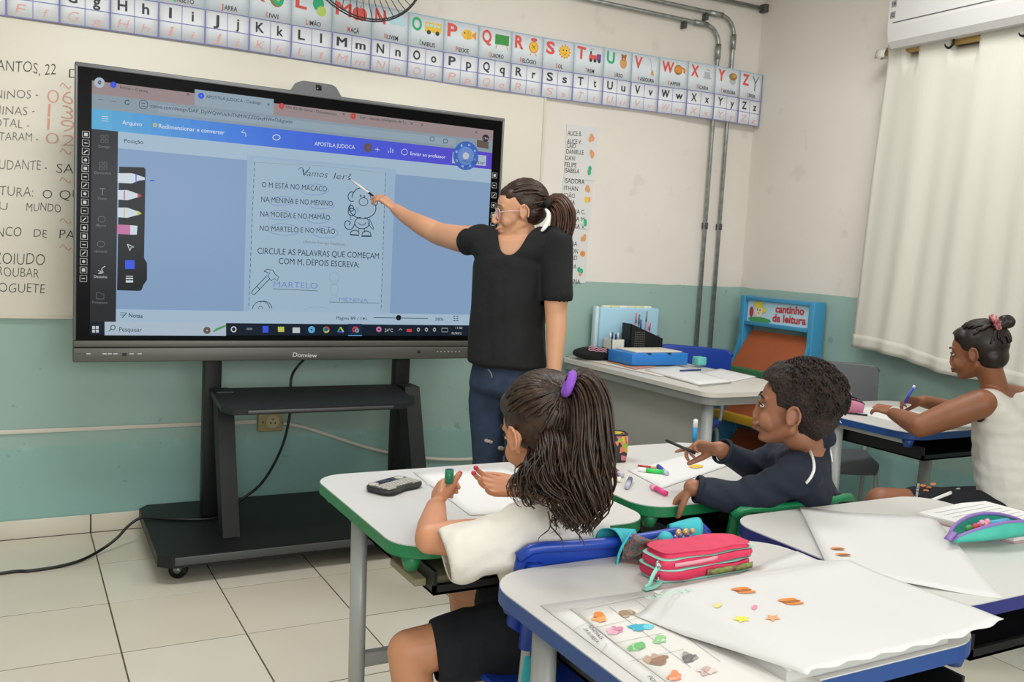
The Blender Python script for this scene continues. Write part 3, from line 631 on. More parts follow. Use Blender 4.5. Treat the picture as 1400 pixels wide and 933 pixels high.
for a, b_ in ((0, 0), (5, 0), (0, 5), (5, 5)): qd([(126+a, 446+b_), (130+a, 446+b_), (130+a, 450+b_), (126+a, 450+b_)][::-1], 'iconw', 6)
oval(319.5, 450.5, 3.2, 3.4, 0, 360, .005, 'iconw'); st([(337, 450), (345, 450)], .009, 'dim'); qd([(359, 446), (367, 446), (367, 455), (359, 455)][::-1], 'blue', 6); qd([(380, 447), (388.5, 447), (388.5, 454), (380, 454)][::-1], 'yellow', 6)
qd([(400, 448), (410, 448), (410, 455.5), (400, 455.5)][::-1], 'iconw', 6); oval(426, 451, 3, 3, 0, 360, .012, 'head1'); oval(446, 451, 3.4, 3.4, 0, 130, .007, 'yellow'); oval(446, 451, 3.4, 3.4, 130, 250, .007, 'green'); oval(446, 451, 3.4, 3.4, 250, 360, .007, 'red'); oval(446, 451, 1, 1, 0, 360, .005, 'blue')
st([(462, 454), (465.5, 447.5)], .007, 'green'); st([(465.5, 447.5), (469.5, 454)], .007, 'yellow'); st([(462.5, 454), (469.5, 454)], .006, 'blue')
qd([(476, 443), (495, 443), (495, 459.5), (476, 459.3)][::-1], 'task2', 5); oval(486, 451, 3.4, 3.4, 120, 360, .007, 'red'); oval(488, 452, 2, 2, 0, 360, .008, 'grey'); st([(476, 459), (495, 459)], .004, 'head1')
oval(518, 450.5, 2.5, 2.5, 0, 360, .009, 'pink'); stx('24°C', 526, 454, 537, 454, .016, 'iconw'); st([(545, 452), (547.5, 449.5), (550, 452)], .002, 'iconw'); qd([(556, 450), (563, 450), (563, 454), (556, 454)][::-1], 'red', 6)
for u in (572, 583, 594): oval(u, 451, 1.6, 2.2, 0, 360, .003, 'iconw')
st([(604, 449), (612, 449), (612, 454), (604, 454), (604, 449)], .002, 'iconw'); stx('11:03', 623, 450, 632, 450, .011, 'iconw'); stx('22/05/2', 617, 457, 631, 457.5, .011, 'iconw')
si.build('lit_screen_image', None, disp)
# white icons printed down the bezel
ic = MB(); icm = mat('bezel_icon', '#B9BABA', .5)
def icol(u0, v0, u1, v1, n):
    for k in range(n):
        ic = MB(); u = u0+(u1-u0)*k/(n-1); v_ = v0+(v1-v0)*k/(n-1); c = at_y(u, v_, YD-.0045); a = .0125
        stroke(ic, [c+V((-a, 0, -a)), c+V((a, 0, -a)), c+V((a, 0, a)), c+V((-a, 0, a)), c+V((-a, 0, -a))], .002, icm, NY)
        q = a*.5
        if k % 4 == 0: poly(ic, [c+V((-q, 0, -q)), c+V((q, 0, -q)), c+V((q, 0, q)), c+V((-q, 0, q))], icm)
        elif k % 4 == 1: stroke(ic, [c+V((-q, 0, 0)), c+V((q, 0, 0))], .004, icm, NY)
        elif k % 4 == 2: stroke(ic, [c+V((-q, 0, -q)), c+V((q, 0, q))], .004, icm, NY)
        else: poly(ic, [c+V((q*cos(2*pi*j/8), 0, q*sin(2*pi*j/8))) for j in range(8)], icm)
        ic.build('bezel_icon', None, disp)
icol(117.5, 184, 114, 381, 18); icol(676.3, 240, 671, 390, 12)

# ---------------------------------------------------------------- rolling stand
stand = thing('display_stand', 'black metal rolling stand with shelf and wide base carrying the big display', 'stand', (1.18, 4.1, 0))
for x in (.757, 1.665):
    xx = x
    MB().box((xx-.0, 4.19, .125), (xx+.075, 4.25, 1.7), bev=.004).build('upright_post', black_metal, stand)
    b_ = MB(); w_ = .075; dx = -.0 if x < 1 else .0
    pts = [(3.70, .125), (3.80, .125), (4.11, .71), (4.02, .71)]
    b_.prism([(3.86, .125), (3.95, .125), (4.17, .72), (4.06, .72)], xx+.03 if x < 1 else xx+.0, xx+.10 if x < 1 else xx+.075, T=Matrix(((0, 0, 1, 0), (1, 0, 0, 0), (0, 1, 0, 0), (0, 0, 0, 1))))
    b_.build('raked_brace', black_metal, stand)
MB().box((.86, 4.187, 1.3), (1.62, 4.2, 1.42)).build('mounting_rail', black_metal, stand)
sh = MB().prism([(.78, 4.185), (.745, 3.75), (.775, 3.66), (1.50, 3.66), (1.59, 3.76), (1.66, 4.185)], .69, .715).build('shelf', black_metal, stand)
MB().box((.83, 3.653, .696), (1.45, 3.662, .708), bev=.003).build('shelf_slot', dark_grey_metal, sh)
MB().tube([(1.56, 3.85, .70), (1.62, 3.84, .70)], .018, n=12).build('shelf_knob', black_plastic, sh)
bs = MB(); P_ = [(.52, 4.42), (.56, 4.475), (2.0, 4.475), (2.06, 4.42), (1.97, 3.74), (1.92, 3.70), (.56, 3.70), (.51, 3.74)]
bs.prism(P_, .075, .122); base = bs.build('base_plate', black_metal, stand)
MB().box((.57, 3.694, .085), (1.91, 3.702, .118), bev=.003).build('base_front_strip', dark_grey_metal, base)
for (cx, cy) in ((.60, 3.80), (1.90, 3.80), (.62, 4.38), (1.92, 4.38)):
    c = MB(); c.tube([(cx-.007, cy-.012, .036), (cx+.007, cy+.012, .036)], .036, n=22); w1 = c.build('caster', black_plastic, stand)
    MB().tube([(cx-.0085, cy-.0145, .036), (cx+.0085, cy+.0145, .036)], .015, n=12).build('caster_hub', steel, w1)
    MB().box((cx+.0, cy-.004, .05), (cx+.04, cy+.03, .076), bev=.004).build('caster_fork', dark_grey_metal, w1)
cable = smooth_path([(1.245, 4.24, .86), (1.2, 4.27, .80), (1.16, 4.24, .74), (1.15, 4.20, .60), (1.12, 4.22, .42), (1.04, 4.25, .25), (.93, 4.26, .16), (.83, 4.16, .129), (.70, 4.16, .129), (.57, 4.22, .130), (.512, 4.25, .130), tuple(at_y(176, 719, 4.24)), tuple(at_y(160, 736, 4.22)), tuple(at_y(140, 751, 4.19)), tuple(at_z(112, 766, .012)), tuple(at_z(80, 775, .007)), tuple(at_z(40, 781, .007)), (-.04, 4.06, .007), (-.5, 3.95, .007), (-1.4, 3.9, .007)], 8)
o = MB().tube(cable, .0065, n=8).build('power_cable', mat('cable_black', '#0E0E10', .4)); tag(o, 'long black power cable hanging below the display and trailing over the tiles', 'cable')
# ================================================================ desks and chairs
def desk(label, x0, y0, x1, y1, z, edge, rad=.09, tr_side=0, group=None, fpost=.62, cat='desk', name='school_desk'):
    cx, cy = (x0+x1)/2, (y0+y1)/2
    t = thing(name, label, cat, (cx, cy, 0), group=group)
    P_ = rrect(x0, y0, x1, y1, rad, 8); Pi = rrect(x0+.0015, y0+.0015, x1-.0015, y1-.0015, rad-.0015, 8)
    MB().prism(Pi, z-.008, z, smooth=False).build('tabletop', white_lam, t)
    MB().prism(P_, z-.03, z-.0025).build('edge_band', edge, t)
    for a, b_ in ((x0+.05, y0+.05), (x1-.05, y0+.05), (x0+.05, y1-.05), (x1-.05, y1-.05)):
        MB().tube([(a, b_, z-.031), (a, b_, z-.065)], [.026, .016], n=12).build('corner_cap', edge, t)
    yl0, yl1 = y0+.05, y1-.05; yp_ = y0+(y1-y0)*fpost
    for s, xx in ((1, x0+.055), (-1, x1-.055)):
        lg_ = MB(); lg_.tube([(xx, yp_, z-.045), (xx+s*.012, yp_, .04)], [(.02, .032), (.02, .032)], n=14, flat=(1, 0, 0))
        L_ = lg_.build('leg', grey_metal, t)
        MB().box((xx-.012, yl0, z-.055), (xx+.012, yl1, z-.031), bev=.004).build('top_rail', grey_metal, L_)
        MB().tube([(xx+s*.012, y0+.03, .022), (xx+s*.012, (y0+yp_)/2, .035), (xx+s*.012, yp_, .042), (xx+s*.012, y1-.03, .022)], [(.018, .02), (.02, .026), (.02, .026), (.018, .02)], n=10, flat=(1, 0, 0)).build('foot', grey_metal, L_)
        for yy in (y0+.035, y1-.035): MB().box((xx+s*.012-.022, yy-.03, .001), (xx+s*.012+.022, yy+.03, .018), bev=.006).build('foot_cap', edge, L_)
    MB().box((x0+.07, yp_-.012, .28), (x1-.07, yp_+.012, .32), bev=.004).build('cross_bar', grey_metal, t)
    tr = MB(); xa, xb, ya, yb_ = x0+.085, x1-.085, y0+.0, y1-.17; zt = z-.115
    tr.box((xa, ya, zt), (xb, yb_, zt+.006)); tr.box((xa, ya, zt), (xa+.008, yb_, zt+.055)); tr.box((xb-.008, ya, zt), (xb, yb_, zt+.055)); tr.box((xa, yb_-.008, zt), (xb, yb_, zt+.055)); tr.box((xa, ya, zt), (xb, ya+.008, zt+.022))
    tr.build('book_tray', black_plastic, t)
    return t
deskA = desk('white school desk with green edge holding a small keyboard', .742, 1.80, 1.435, 2.47, .74, green_edge)
deskB = desk('white school desk with green edge covered with loose marker pens', 1.475, 1.89, 2.20, 2.57, .74, green_edge)
deskC = desk('white school desk with blue edge holding the pink and red zipped pencil case', .812, .955, 1.555, 1.555, .76, blue_edge, .11, fpost=.72)
deskD = desk('white school desk with navy edge holding the teal open pencil case', 1.572, 1.07, 2.32, 1.705, .76, navy_edge, .1, fpost=.3)
deskE = desk('white school desk with blue edge labelled with a name, near the curtain', 3.145, 2.375, 3.88, 3.05, .76, blue_edge, .1)
t = MB(); text(t, 'ANA', (3.1435, 2.85, .737), (3.1435, 2.72, .737), UPZ, .02, mat('label_white', '#E8E8EC', .6), off=.01); t.build('name_label', None, deskE)

# teacher's desk
TZ = .80
td = thing('teacher_desk', 'large white teacher desk with grey front panel beside the wall list', 'desk', (3.13, 3.85, 0))
MB().prism(rrect(2.80, 3.19, 3.47, 4.50, .07, 6), TZ-.022, TZ).build('tabletop', mat('teacher_top', '#D6D0C6', .35), td)
MB().prism(rrect(2.81, 3.20, 3.46, 4.49, .065, 6), TZ-.06, TZ-.0225).build('under_frame', mat('frame_grey_dark', '#8B8C89', .5), td)
MB().box((2.935, 3.34, .26), (2.95, 4.42, .735), bev=.003).build('modesty_panel', mat('panel_grey', '#B5B2AB', .5), td)
for a, b_ in ((2.87, 3.27), (3.39, 3.27), (2.87, 4.42), (3.39, 4.42)):
    L_ = MB().tube([(a, b_, TZ-.06), (a, b_, .03)], [(.024, .032)]*2, n=14, flat=(1, 0, 0)).build('leg', grey_metal, td)
    MB().box((a-.03, b_-.04, .001), (a+.03, b_+.04, .03), bev=.006).build('foot', grey_metal, L_)
MB().box((2.88, 3.26, .06), (3.38, 3.28, .1)).build('cross_bar', grey_metal, td)

def chair(label, loc, rz, plastic, zs, zt, w_=.46, group=None, seat_d=.38):
    """facing +y locally, origin on the floor under the seat; zs seat height, zt top of the back"""
    T = Matrix.Translation(V((loc[0], loc[1], 0))) @ Matrix.Rotation(rz, 4, 'Z')
    t = thing('school_chair', label, 'chair', (loc[0], loc[1], 0), rz, group)
    hw2 = w_/2-.02
    def seat(u, v):
        x = (u-.5)*2; y = v; k = 1-.12*max(0, (y-.8)/.2)**2-.05*(1-y)
        return (x*hw2*k, -seat_d/2+seat_d*y, zs-.012*(1-abs(x)**2.5)+(-.03*max(0, (y-.75)/.25)**2)+.012*max(0, (.2-y)/.2)**2)
    s = MB().grid(seat, 14, 12, T=T, th=.014); s.build('seat', plastic, t, 50)
    h = .2; zb = zt-h; yb0 = -seat_d/2-.035
    def back(u, v):
        x = (u-.5)*2; rc = max(0, abs(x)-.82)/.18; kz = 1-.22*rc**2.2
        z = zb+h/2+(v-.5)*h*kz
        return (x*w_/2, yb0+.035*x*x-.05*(z-zb-h/2)/h*.6, z)
    b_ = MB().grid(back, 20, 8, T=T, th=.012).build('backrest', plastic, t, 60)
    rim = [V(back(u/20, 1)) for u in range(21)]
    MB().tube([T @ (p+V((0, -.004, 0))) for p in rim], .0125, n=8).build('top_rim', plastic, b_)
    r2 = [V(back(u/20, .25)) for u in range(1, 20)]
    MB().tube([T @ (p+V((0, -.004, 0))) for p in r2], .006, n=6).build('moulded_rib', plastic, b_)
    for s in (-1, 1):
        x = s*(w_/2-.035); y = yb0+.035*.72-.016
        MB().tube([T @ V((x, y+.012, zb-.02)), T @ V((x, y+.0, zt-.035))], [.019, .017], n=12).build('side_boss', plastic, b_)
        MB().tube([T @ V((x, y-.02, zb+.07)), T @ V((x, y-.014, zb+.07))], .007, n=10).build('rivet', steel, b_)
        r = .0105
        xs = s*(hw2-.03)
        MB().tube([T @ V(p) for p in smooth_path([(x, y+.012, zb+.02), (x, -seat_d/2-.0, zs+.03), (xs, -seat_d/2+.05, zs-.026), (xs, seat_d/2-.06, zs-.03)], 6)], r, grey_metal, n=8).build('back_support', None, t)
        MB().tube([T @ V(p) for p in smooth_path([(xs, seat_d/2-.08, zs-.03), (xs+s*.01, seat_d/2-.02, zs-.07), (xs+s*.015, seat_d/2+.02, .012)], 5)], r, grey_metal, n=8).build('leg', None, t)
        MB().tube([T @ V(p) for p in smooth_path([(xs, -seat_d/2+.1, zs-.03), (xs+s*.01, -seat_d/2+.04, zs-.07), (xs+s*.015, -seat_d/2-.05, .012)], 5)], r, grey_metal, n=8).build('leg', None, t)
    MB().tube([T @ V((-hw2+.02, 0, zs-.034)), T @ V((hw2-.02, 0, zs-.034))], .010, grey_metal, n=8).build('seat_bar', None, t)
    return t
ch1 = chair('blue plastic school chair holding the nearest girl, turquoise straps over its back', (1.165, 1.79), 0, blue_pl, .44, .795, .50, seat_d=.38)
ch2 = chair('green plastic school chair the boy in the navy jacket sits on', (1.90, 1.985), 0, green_pl, .42, .755, .45)
ch3 = chair('blue plastic chair behind the teacher desk, empty', (3.43, 4.13), R(125), blue_pl, .46, .875, .44)
ch4 = chair('dark grey plastic chair behind the pink pencil case, empty', (3.64, 3.20), R(140), mat('grey_plastic', '#55575A', .45), .46, .90, .46)
ch5 = chair('blue plastic school chair under the girl beside the curtain', (3.50, 2.02), 0, blue_pl, .43, .79, .44)
ch6 = chair('brown chair edge at the bottom right corner, in front of the desks', (2.16, .83), R(4), mat('brown_plastic', '#4A2A20', .4), .45, .80, .42)

# turquoise straps and glittering bow hanging on the chair
tq = mat('turquoise_webbing', '#3FB3BE', .8, bump=(300, .2)); gl = mat('glitter', '#A8645A', .3, noise_=(150, '#2F7F80', 1), bump=(240, 1.0))
st_ = thing('hanging_bag', 'turquoise backpack straps with a sequined bow hung over the blue chair back', 'bag', (1.2, 1.56, .6))
def strap(pts, w_, th=.004, nm='strap', m=None):
    MB().tube(smooth_path(pts, 6), [(w_/2, th/2)]*((len(pts)-1)*6+1), n=10, flat=(1, 0, 0)).build(nm, m or tq, st_)
strap([(1.15, 1.600, .68), (1.15, 1.588, .79), (1.155, 1.566, .815), (1.165, 1.543, .80), (1.18, 1.534, .70), (1.19, 1.53, .55)], .09)
strap([(1.34, 1.600, .68), (1.335, 1.588, .79), (1.33, 1.568, .815), (1.32, 1.545, .80), (1.30, 1.536, .70), (1.29, 1.53, .55)], .075)
strap([(.905, 1.50, .60), (.895, 1.49, .53), (.90, 1.47, .47), (.93, 1.46, .45)], .025)
strap([(.90, 1.47, .47), (.95, 1.46, .44), (1.02, 1.46, .43), (1.2, 1.5, .43)], .025)
bw = MB()
def fan_(c, a0, a1, r, m, z):
    for i in range(14):
        a = R(a0+(a1-a0)*i/14); b_ = R(a0+(a1-a0)*(i+1)/14)
        rr = r*(1+.06*(i % 2))
        bw.add([c, c+V((rr*cos(a), -.012, rr*sin(a))), c+V((rr*cos(b_), .012*((i % 2)*2-1), rr*sin(b_))), c+V((r*.5*cos(a), -.03, r*.5*sin(a)))], [(0, 1, 2), (0, 3, 1)], m)
MB().grid(lambda u, v: (1.222-.10*(v**.8)*cos(R(-35+100*u-20)), 1.515-.02*sin(pi*v)-.006*sin(u*22), .80+.085*v*sin(R(-60+95*u-20))), 16, 6, th=.004).build('sequined_bow', gl, st_)
MB().grid(lambda u, v: (1.222-.108*cos(R(-55+100*u)), 1.512-.004*v, .80+.092*sin(R(-80+95*u))+.004*v), 16, 1, th=.005).build('bow_edge', tq, st_)
MB().ell((1.235, 1.51, .80), (.018, .016, .018)).build('bow_knot', tq, st_)
for k in range(14):
    MB().ell((1.262+.0065*(k % 7), 1.508-.006*(k//7), .803+.006*((k*5) % 3)), .0062, seg=10, rings=6).build('bead', mat('bead_%d' % (k % 3), ('#9C86D8', '#C9A36A', '#6A7A8A')[k % 3], .2, metal=.3), st_)

# ================================================================ things on the teacher's desk
def prop(name, label, cat, loc, group=None): return thing(name, label, cat, loc, group=group)
yc = 4.44
cx0, cx1 = at_y(815, 440, yc).x, at_y(901, 440, yc).x; czt = at_y(860, 421, yc).z
c = prop('plastic_case', 'large pale blue translucent plastic case standing against the teal wall', 'case', ((cx0+cx1)/2, yc+.03, TZ))
pb = mat('pale_blue_plastic', '#A9D2E6', .35); 
MB().box((cx0+.03, yc, TZ+.001), (cx1, yc+.055, czt), bev=.012).build('case_body', pb, c)
MB().box((cx0, yc+.006, TZ+.001), (cx0+.028, yc+.05, czt+.004), bev=.01).build('case_side', mat('clear_plastic', '#CBDDE2', .3), c)
for k in range(6): MB().box((cx0+.05+.06*k, yc+.012, czt-.002), (cx0+.105+.06*k, yc+.04, czt+.010), bev=.002).build('card_edge', mat('card_%d' % (k % 3), ('#E7DFC6', '#E8D9A0', '#EDEBE2')[k % 3], .7), c)
def pens(cx, cy, z0, spec, lab, grp):
    for i, (dx, dy, h, col, lx) in enumerate(spec):
        p = prop('pen', lab[i], 'pen', (cx+dx, cy+dy, z0), grp)
        MB().tube([(cx+dx, cy+dy, z0), (cx+dx+lx, cy+dy, z0+h)], .0045, n=8).build('barrel', mat('pen_'+col, col, .4), p)
        MB().tube([(cx+dx+lx*.8, cy+dy, z0+h*.8), (cx+dx+lx*1.03, cy+dy, z0+h*1.03)], .0055, n=8).build('cap', mat('pencap_'+col, col, .3), p)
hx = at_y(841, 460, 4.32).x
c = prop('pen_box', 'white cardboard pen box behind the blue file box', 'container', (hx, 4.32, TZ))
wbx = MB(); a = .045; zt_ = TZ+.125
for q in ((-a, -a, a, -a+.004), (-a, a-.004, a, a), (-a, -a, -a+.004, a), (a-.004, -a, a, a)): wbx.box((hx+q[0], 4.33+q[1], TZ+.001), (hx+q[2], 4.33+q[3], zt_))
wbx.box((hx-a, 4.33-a, TZ+.001), (hx+a, 4.33+a, TZ+.005)); wbx.build('box_body', mat('box_white', '#DEDCD0', .6), c)
pens(hx, 4.33, TZ+.006, [(-.02, 0, .15, '#E8E8E8', -.006), (-.006, .01, .152, '#2A3B8A', 0), (.02, 0, .15, '#DCD9D2', .008), (.004, -.012, .145, '#23407A', 0)], ['white pen, leftmost in the white pen box', 'dark blue pen in the middle of the white pen box', 'off-white marker, rightmost in the white pen box', 'navy pen at the front of the white pen box'], 'pens in the white box')
# perforated black file holder
fx0, fx1 = at_y(858, 460, 4.33).x, at_y(902, 460, 4.33).x
c = prop('file_holder', 'black perforated magazine holder with a slanted top, full of pens', 'holder', ((fx0+fx1)/2, 4.34, TZ))
zt1, zt2 = at_y(858, 443, 4.30).z, at_y(902, 463, 4.30).z
def slanted(y): return [(fx0, y, TZ+.002), (fx1, y, TZ+.002), (fx1, y, zt2), (fx0, y, zt1)]
h_ = MB()
for y in (4.30, 4.385): 
    s4 = slanted(y); s5 = slanted(y+.003); h_.add(s4+s5, [(0, 1, 2, 3), (7, 6, 5, 4), (0, 4, 5, 1), (1, 5, 6, 2), (2, 6, 7, 3), (3, 7, 4, 0)])
h_.box((fx0, 4.30, TZ+.002), (fx0+.003, 4.388, zt1)).box((fx1-.003, 4.30, TZ+.002), (fx1, 4.388, zt2)).box((fx0, 4.30, TZ+.002), (fx1, 4.388, TZ+.005))
h_.build('holder_body', black_plastic, c)
dots = MB()
for i in range(6):
    for j in range(9): dots.box((fx0+.03+.013*i, 4.2985, TZ+.06+.013*j), (fx0+.036+.013*i, 4.2995, TZ+.066+.013*j))
o = dots.build('perforations', mat('hole_light', '#6F6A66', .6), c); o['kind'] = 'stuff'
pens((fx0+fx1)/2, 4.35, TZ+.01, [(-.045, 0, .26, '#D86A9A', -.005), (-.02, .01, .25, '#2E8B6A', 0), (.015, 0, .27, '#8A8F86', .012), (.05, .008, .20, '#8C3A78', .01), (.035, -.01, .21, '#C9A0B8', .004), (.0, .012, .22, '#5B6AA8', -.004)], ['pink pen, leftmost in the black perforated holder', 'green pen beside the pink pen in the black holder', 'tall grey pen in the middle of the black holder', 'purple pen, rightmost in the black holder', 'pale pink pen next to the purple pen in the black holder', 'blue-grey pen at the back of the black holder'], 'pens in the black holder')
# glue bottle
gx = at_y(909, 470, 4.27); g_ = prop('glue_bottle', 'white glue bottle with blue nozzle and red label behind the blue box', 'bottle', (gx.x, 4.29, TZ))
T = Matrix.Translation((gx.x, 4.335, TZ+.001))
MB().lathe([(.021, 0), (.023, .005), (.023, .075), (.02, .09), (.012, .098)], T=T).build('bottle_body', mat('bottle_white', '#E8EEEC', .35), g_)
MB().lathe([(.0235, .012), (.0238, .03), (.0235, .038)], T=T).build('green_band', mat('glue_green', '#7CC8A8', .4), g_)
MB().lathe([(.0236, .042), (.0239, .05), (.0236, .06)], T=T).build('red_label', mat('glue_red', '#D5504A', .4), g_)
MB().lathe([(.013, .097), (.013, .108), (.008, .118), (.004, .145), (.002, .15)], T=T).build('nozzle', mat('glue_blue', '#1F62C8', .35), g_)
# blue file box with papers
a = at_z(862, 503, TZ); b_ = at_z(944, 503, TZ)
bx0, bx1, by0, by1 = a.x, b_.x, 4.02, 4.25
c = prop('file_box', 'bright blue file box with cream papers on top, on the teacher desk', 'box', ((bx0+bx1)/2, 4.13, TZ))
MB().box((bx0, by0, TZ+.012), (bx1, by1, TZ+.078), bev=.003).build('box_body', mat('file_blue', '#2C7FD0', .4), c)
MB().box((bx0+.045, by0+.03, TZ+.0785), (bx1-.02, by1-.01, TZ+.086), bev=.002, T=Matrix.Translation((0, 0, 0))).build('paper_stack', mat('paper_cream', '#E4DBC9', .7), c)
for q in (.30, .66): MB().box((bx0+(bx1-bx0)*q-.012, by0-.003, TZ+.072), (bx0+(bx1-bx0)*q+.012, by0+.02, TZ+.08), bev=.002).build('clip', black_plastic, c)
# small teal box
p = at_z(956, 495, TZ+.03)
o = MB().box((p.x-.03, p.y-.03, TZ+.012), (p.x+.03, p.y+.03, TZ+.06), bev=.006).build('eraser_box', mat('mint_plastic', '#6FC3BC', .4)); tag(o, 'small mint green plastic box right of the blue file box', 'box')
# papers and notebooks
def sheet(name, label, cat, pts, z, m, th=.001, curl=0, parent=None, group=None, n=8, f=None):
    """four corners (x,y) counter-clockwise"""
    q = [V((p[0], p[1])) for p in pts]
    def fn(u, v):
        p = q[0].lerp(q[1], u).lerp(q[3].lerp(q[2], u), v)
        return (p.x, p.y, z+(f(u, v) if f else 0))
    o = MB().grid(fn, n, n, th=th).build(name, m, parent)
    return tag(o, label, cat, group) if parent is None else o
Z = lambda u, v, z: at_z(u, v, z).xy
sheet('loose_papers', 'loose papers spread along the teacher desk under the blue file box', 'paper', [Z(772, 487, TZ), Z(905, 516, TZ), Z(935, 505, TZ), Z(842, 489, TZ)], TZ+.004, mat('paper_warm', '#DCD2C6', .8), .002)
sheet('photo_print', 'printed leaflet with orange picture poking out under the blue box', 'paper', [Z(829, 496, TZ), Z(868, 507, TZ), Z(896, 503, TZ), Z(856, 494, TZ)], TZ+.008, mat('leaflet_peach', '#C9907A', .7), .001)
nb = sheet('notebook', 'open white notebook with curled pages at the front corner of the teacher desk', 'notebook', [Z(882, 508, TZ), Z(955, 528, TZ), Z(1000, 524, TZ), Z(925, 503, TZ)], TZ+.012, paper, .009)
sheet('paper_sheet', 'flat white paper sheets at the right of the teacher desk', 'paper', [Z(950, 512, TZ), Z(1000, 523, TZ), Z(1034, 516, TZ), Z(985, 505, TZ)], TZ+.004, paper, .002)
tm = MB(); a, b_ = at_z(955, 529, TZ+.006), at_z(1000, 524, TZ+.006)
for k in range(4): tm.tube([a+V((0, -.0, .002*k-.003)), b_+V((0, 0, .002*k-.003))], .0007, n=4)
tm.build('page_edges', mat('page_edge_grey', '#8C8C90', .8), nb)
a, b_ = at_z(930, 507, TZ+.018), at_z(958, 506, TZ+.018)
o = MB().tube([a, b_], .005, mat('pen_blue_dark', '#27357F', .4), n=8).build('pen', None); tag(o, 'dark blue pen lying on the notebook in front of the blue box', 'pen')
# black fabric bag
bc = V((2.99, 4.37, TZ))
bg = prop('fabric_bag', 'flat black fabric bag with pink writing on the teacher desk', 'bag', (bc.x, bc.y, TZ))
def bagf(u, v):
    th = 2*pi*u; ph = pi*(v-.5); x = .135*cos(ph)**.5*abs(cos(th))**.6*(1 if cos(th) > 0 else -1); y = .085*cos(ph)**.5*abs(sin(th))**.7*(1 if sin(th) > 0 else -1)
    h = .036*sin(ph); return (2.97+x-.35*y, 4.36+y+.1*x, TZ+.038+h*(1+.18*noise.noise(V((x*12, y*12, 1)))))
MB().grid(bagf, 28, 12).build('bag_body', mat('black_fabric', '#141416', .85, bump=(120, .25)), bg)
t = MB(); a = at_y(804, 477, 4.262); b_ = at_y(829, 480, 4.262)
for k in range(3):
    stroke(t, [a+(b_-a)*(j/9)+V((0, -.004, .012-.009*k+.002*sin(j*2.3+k))) for j in range(10)], .004, mat('pink_thread', '#D79AAA', .7), NY)
t.build('pink_lettering', None, bg)

# ================================================================ reading stand
rs = thing('reading_stand', 'blue wooden reading display stand with painted sign and orange sloping shelves in the corner', 'stand', (4.05, 4.08, 0))
sbl = mat('paint_blue', '#3E8FB8', .5); org = mat('paint_orange', '#A9562C', .55, noise_=(5, '#9A4D28', .6)); gpa = mat('paint_green', '#3F7A50', .5); ypa = mat('paint_yellow', '#D6A52E', .5); rpa = mat('paint_red', '#B23A34', .5)
y0_, y1_ = 3.80, 4.37
sgm = mat('sign_pale_blue', '#BFDDEA', .5)
for y in (y0_, y1_): MB().box((4.055, y-.02, .0), (4.15, y+.02, 1.20), bev=.004).build('side_board', sbl, rs)
for z in (1.185, 1.03): MB().box((4.06, y0_+.02, z-.012), (4.12, y1_-.02, z+.012), bev=.003).build('sign_rail', sbl, rs)
sg = MB().box((4.085, y0_+.02, 1.042), (4.10, y1_-.02, 1.173)).build('sign_board', sgm, rs)
sx_ = 4.084
def SG(y, z, l=0): return V((sx_-l, y, z))
t = MB(); srd = mat('sign_red', '#C8323E', .5)
text(t, 'cantinho', SG(4.11, 1.115, .002), SG(3.88, 1.118, .002), UPZ, .046, srd, off=.03)
text(t, 'da leitura', SG(4.13, 1.058, .002), SG(3.86, 1.062, .002), UPZ, .046, srd, off=.03)
t.build('sign_lettering', None, sg)
t = MB()
def dd(y, z, ry, rz_, c, l): poly(t, [SG(y+ry*cos(2*pi*k/16), z+rz_*sin(2*pi*k/16), l) for k in range(16)][::-1], mat('sign_'+c, c, .6))
dd(4.24, 1.055, .10, .018, '#4E9A5A', .001); dd(4.315, 1.10, .018, .034, '#C83A3A', .0015); dd(4.25, 1.112, .034, .04, '#F0D9C0', .002); dd(4.255, 1.148, .04, .022, '#EAD24A', .0025); dd(4.205, 1.118, .018, .016, '#EAD24A', .0025)
dd(4.262, 1.118, .004, .006, '#2A2A2A', .003); dd(4.24, 1.116, .004, .006, '#2A2A2A', .003); dd(4.25, 1.098, .008, .003, '#C8323E', .003)
t.build('sign_painting', None, sg)
for k, (zt3, zb3, xt, xb, led) in enumerate(((.985, .745, 4.12, 3.96, gpa), (.65, .46, 4.10, 3.93, ypa), (.36, .18, 4.08, 3.92, rpa))):
    yy0, yy1 = y0_+.03, y1_-.03
    MB().add([(xt, yy0, zt3), (xt, yy1, zt3), (xb, yy1, zb3), (xb, yy0, zb3), (xt+.012, yy0, zt3-.004), (xt+.012, yy1, zt3-.004), (xb+.012, yy1, zb3-.004), (xb+.012, yy0, zb3-.004)], [(0, 3, 2, 1), (4, 5, 6, 7), (0, 1, 5, 4), (1, 2, 6, 5), (2, 3, 7, 6), (3, 0, 4, 7)]).build('sloping_shelf', org, rs)
    MB().box((xb-.04, y0_-.01, zb3-.035), (xb+.006, y1_+.01, zb3+.018), bev=.003).build('shelf_ledge', led, rs)
for y in (y0_, y1_): MB().add([(4.055, y-.012, .95), (4.055, y+.012, .95), (4.055, y-.012, .02), (4.055, y+.012, .02), (3.90, y-.012, .02), (3.90, y+.012, .02), (3.93, y-.012, .5), (3.93, y+.012, .5)], [(0, 1, 7, 6), (6, 7, 5, 4), (4, 5, 3, 2), (2, 3, 1, 0), (0, 6, 4, 2), (1, 3, 5, 7)]).build('side_bracket', sbl, rs)

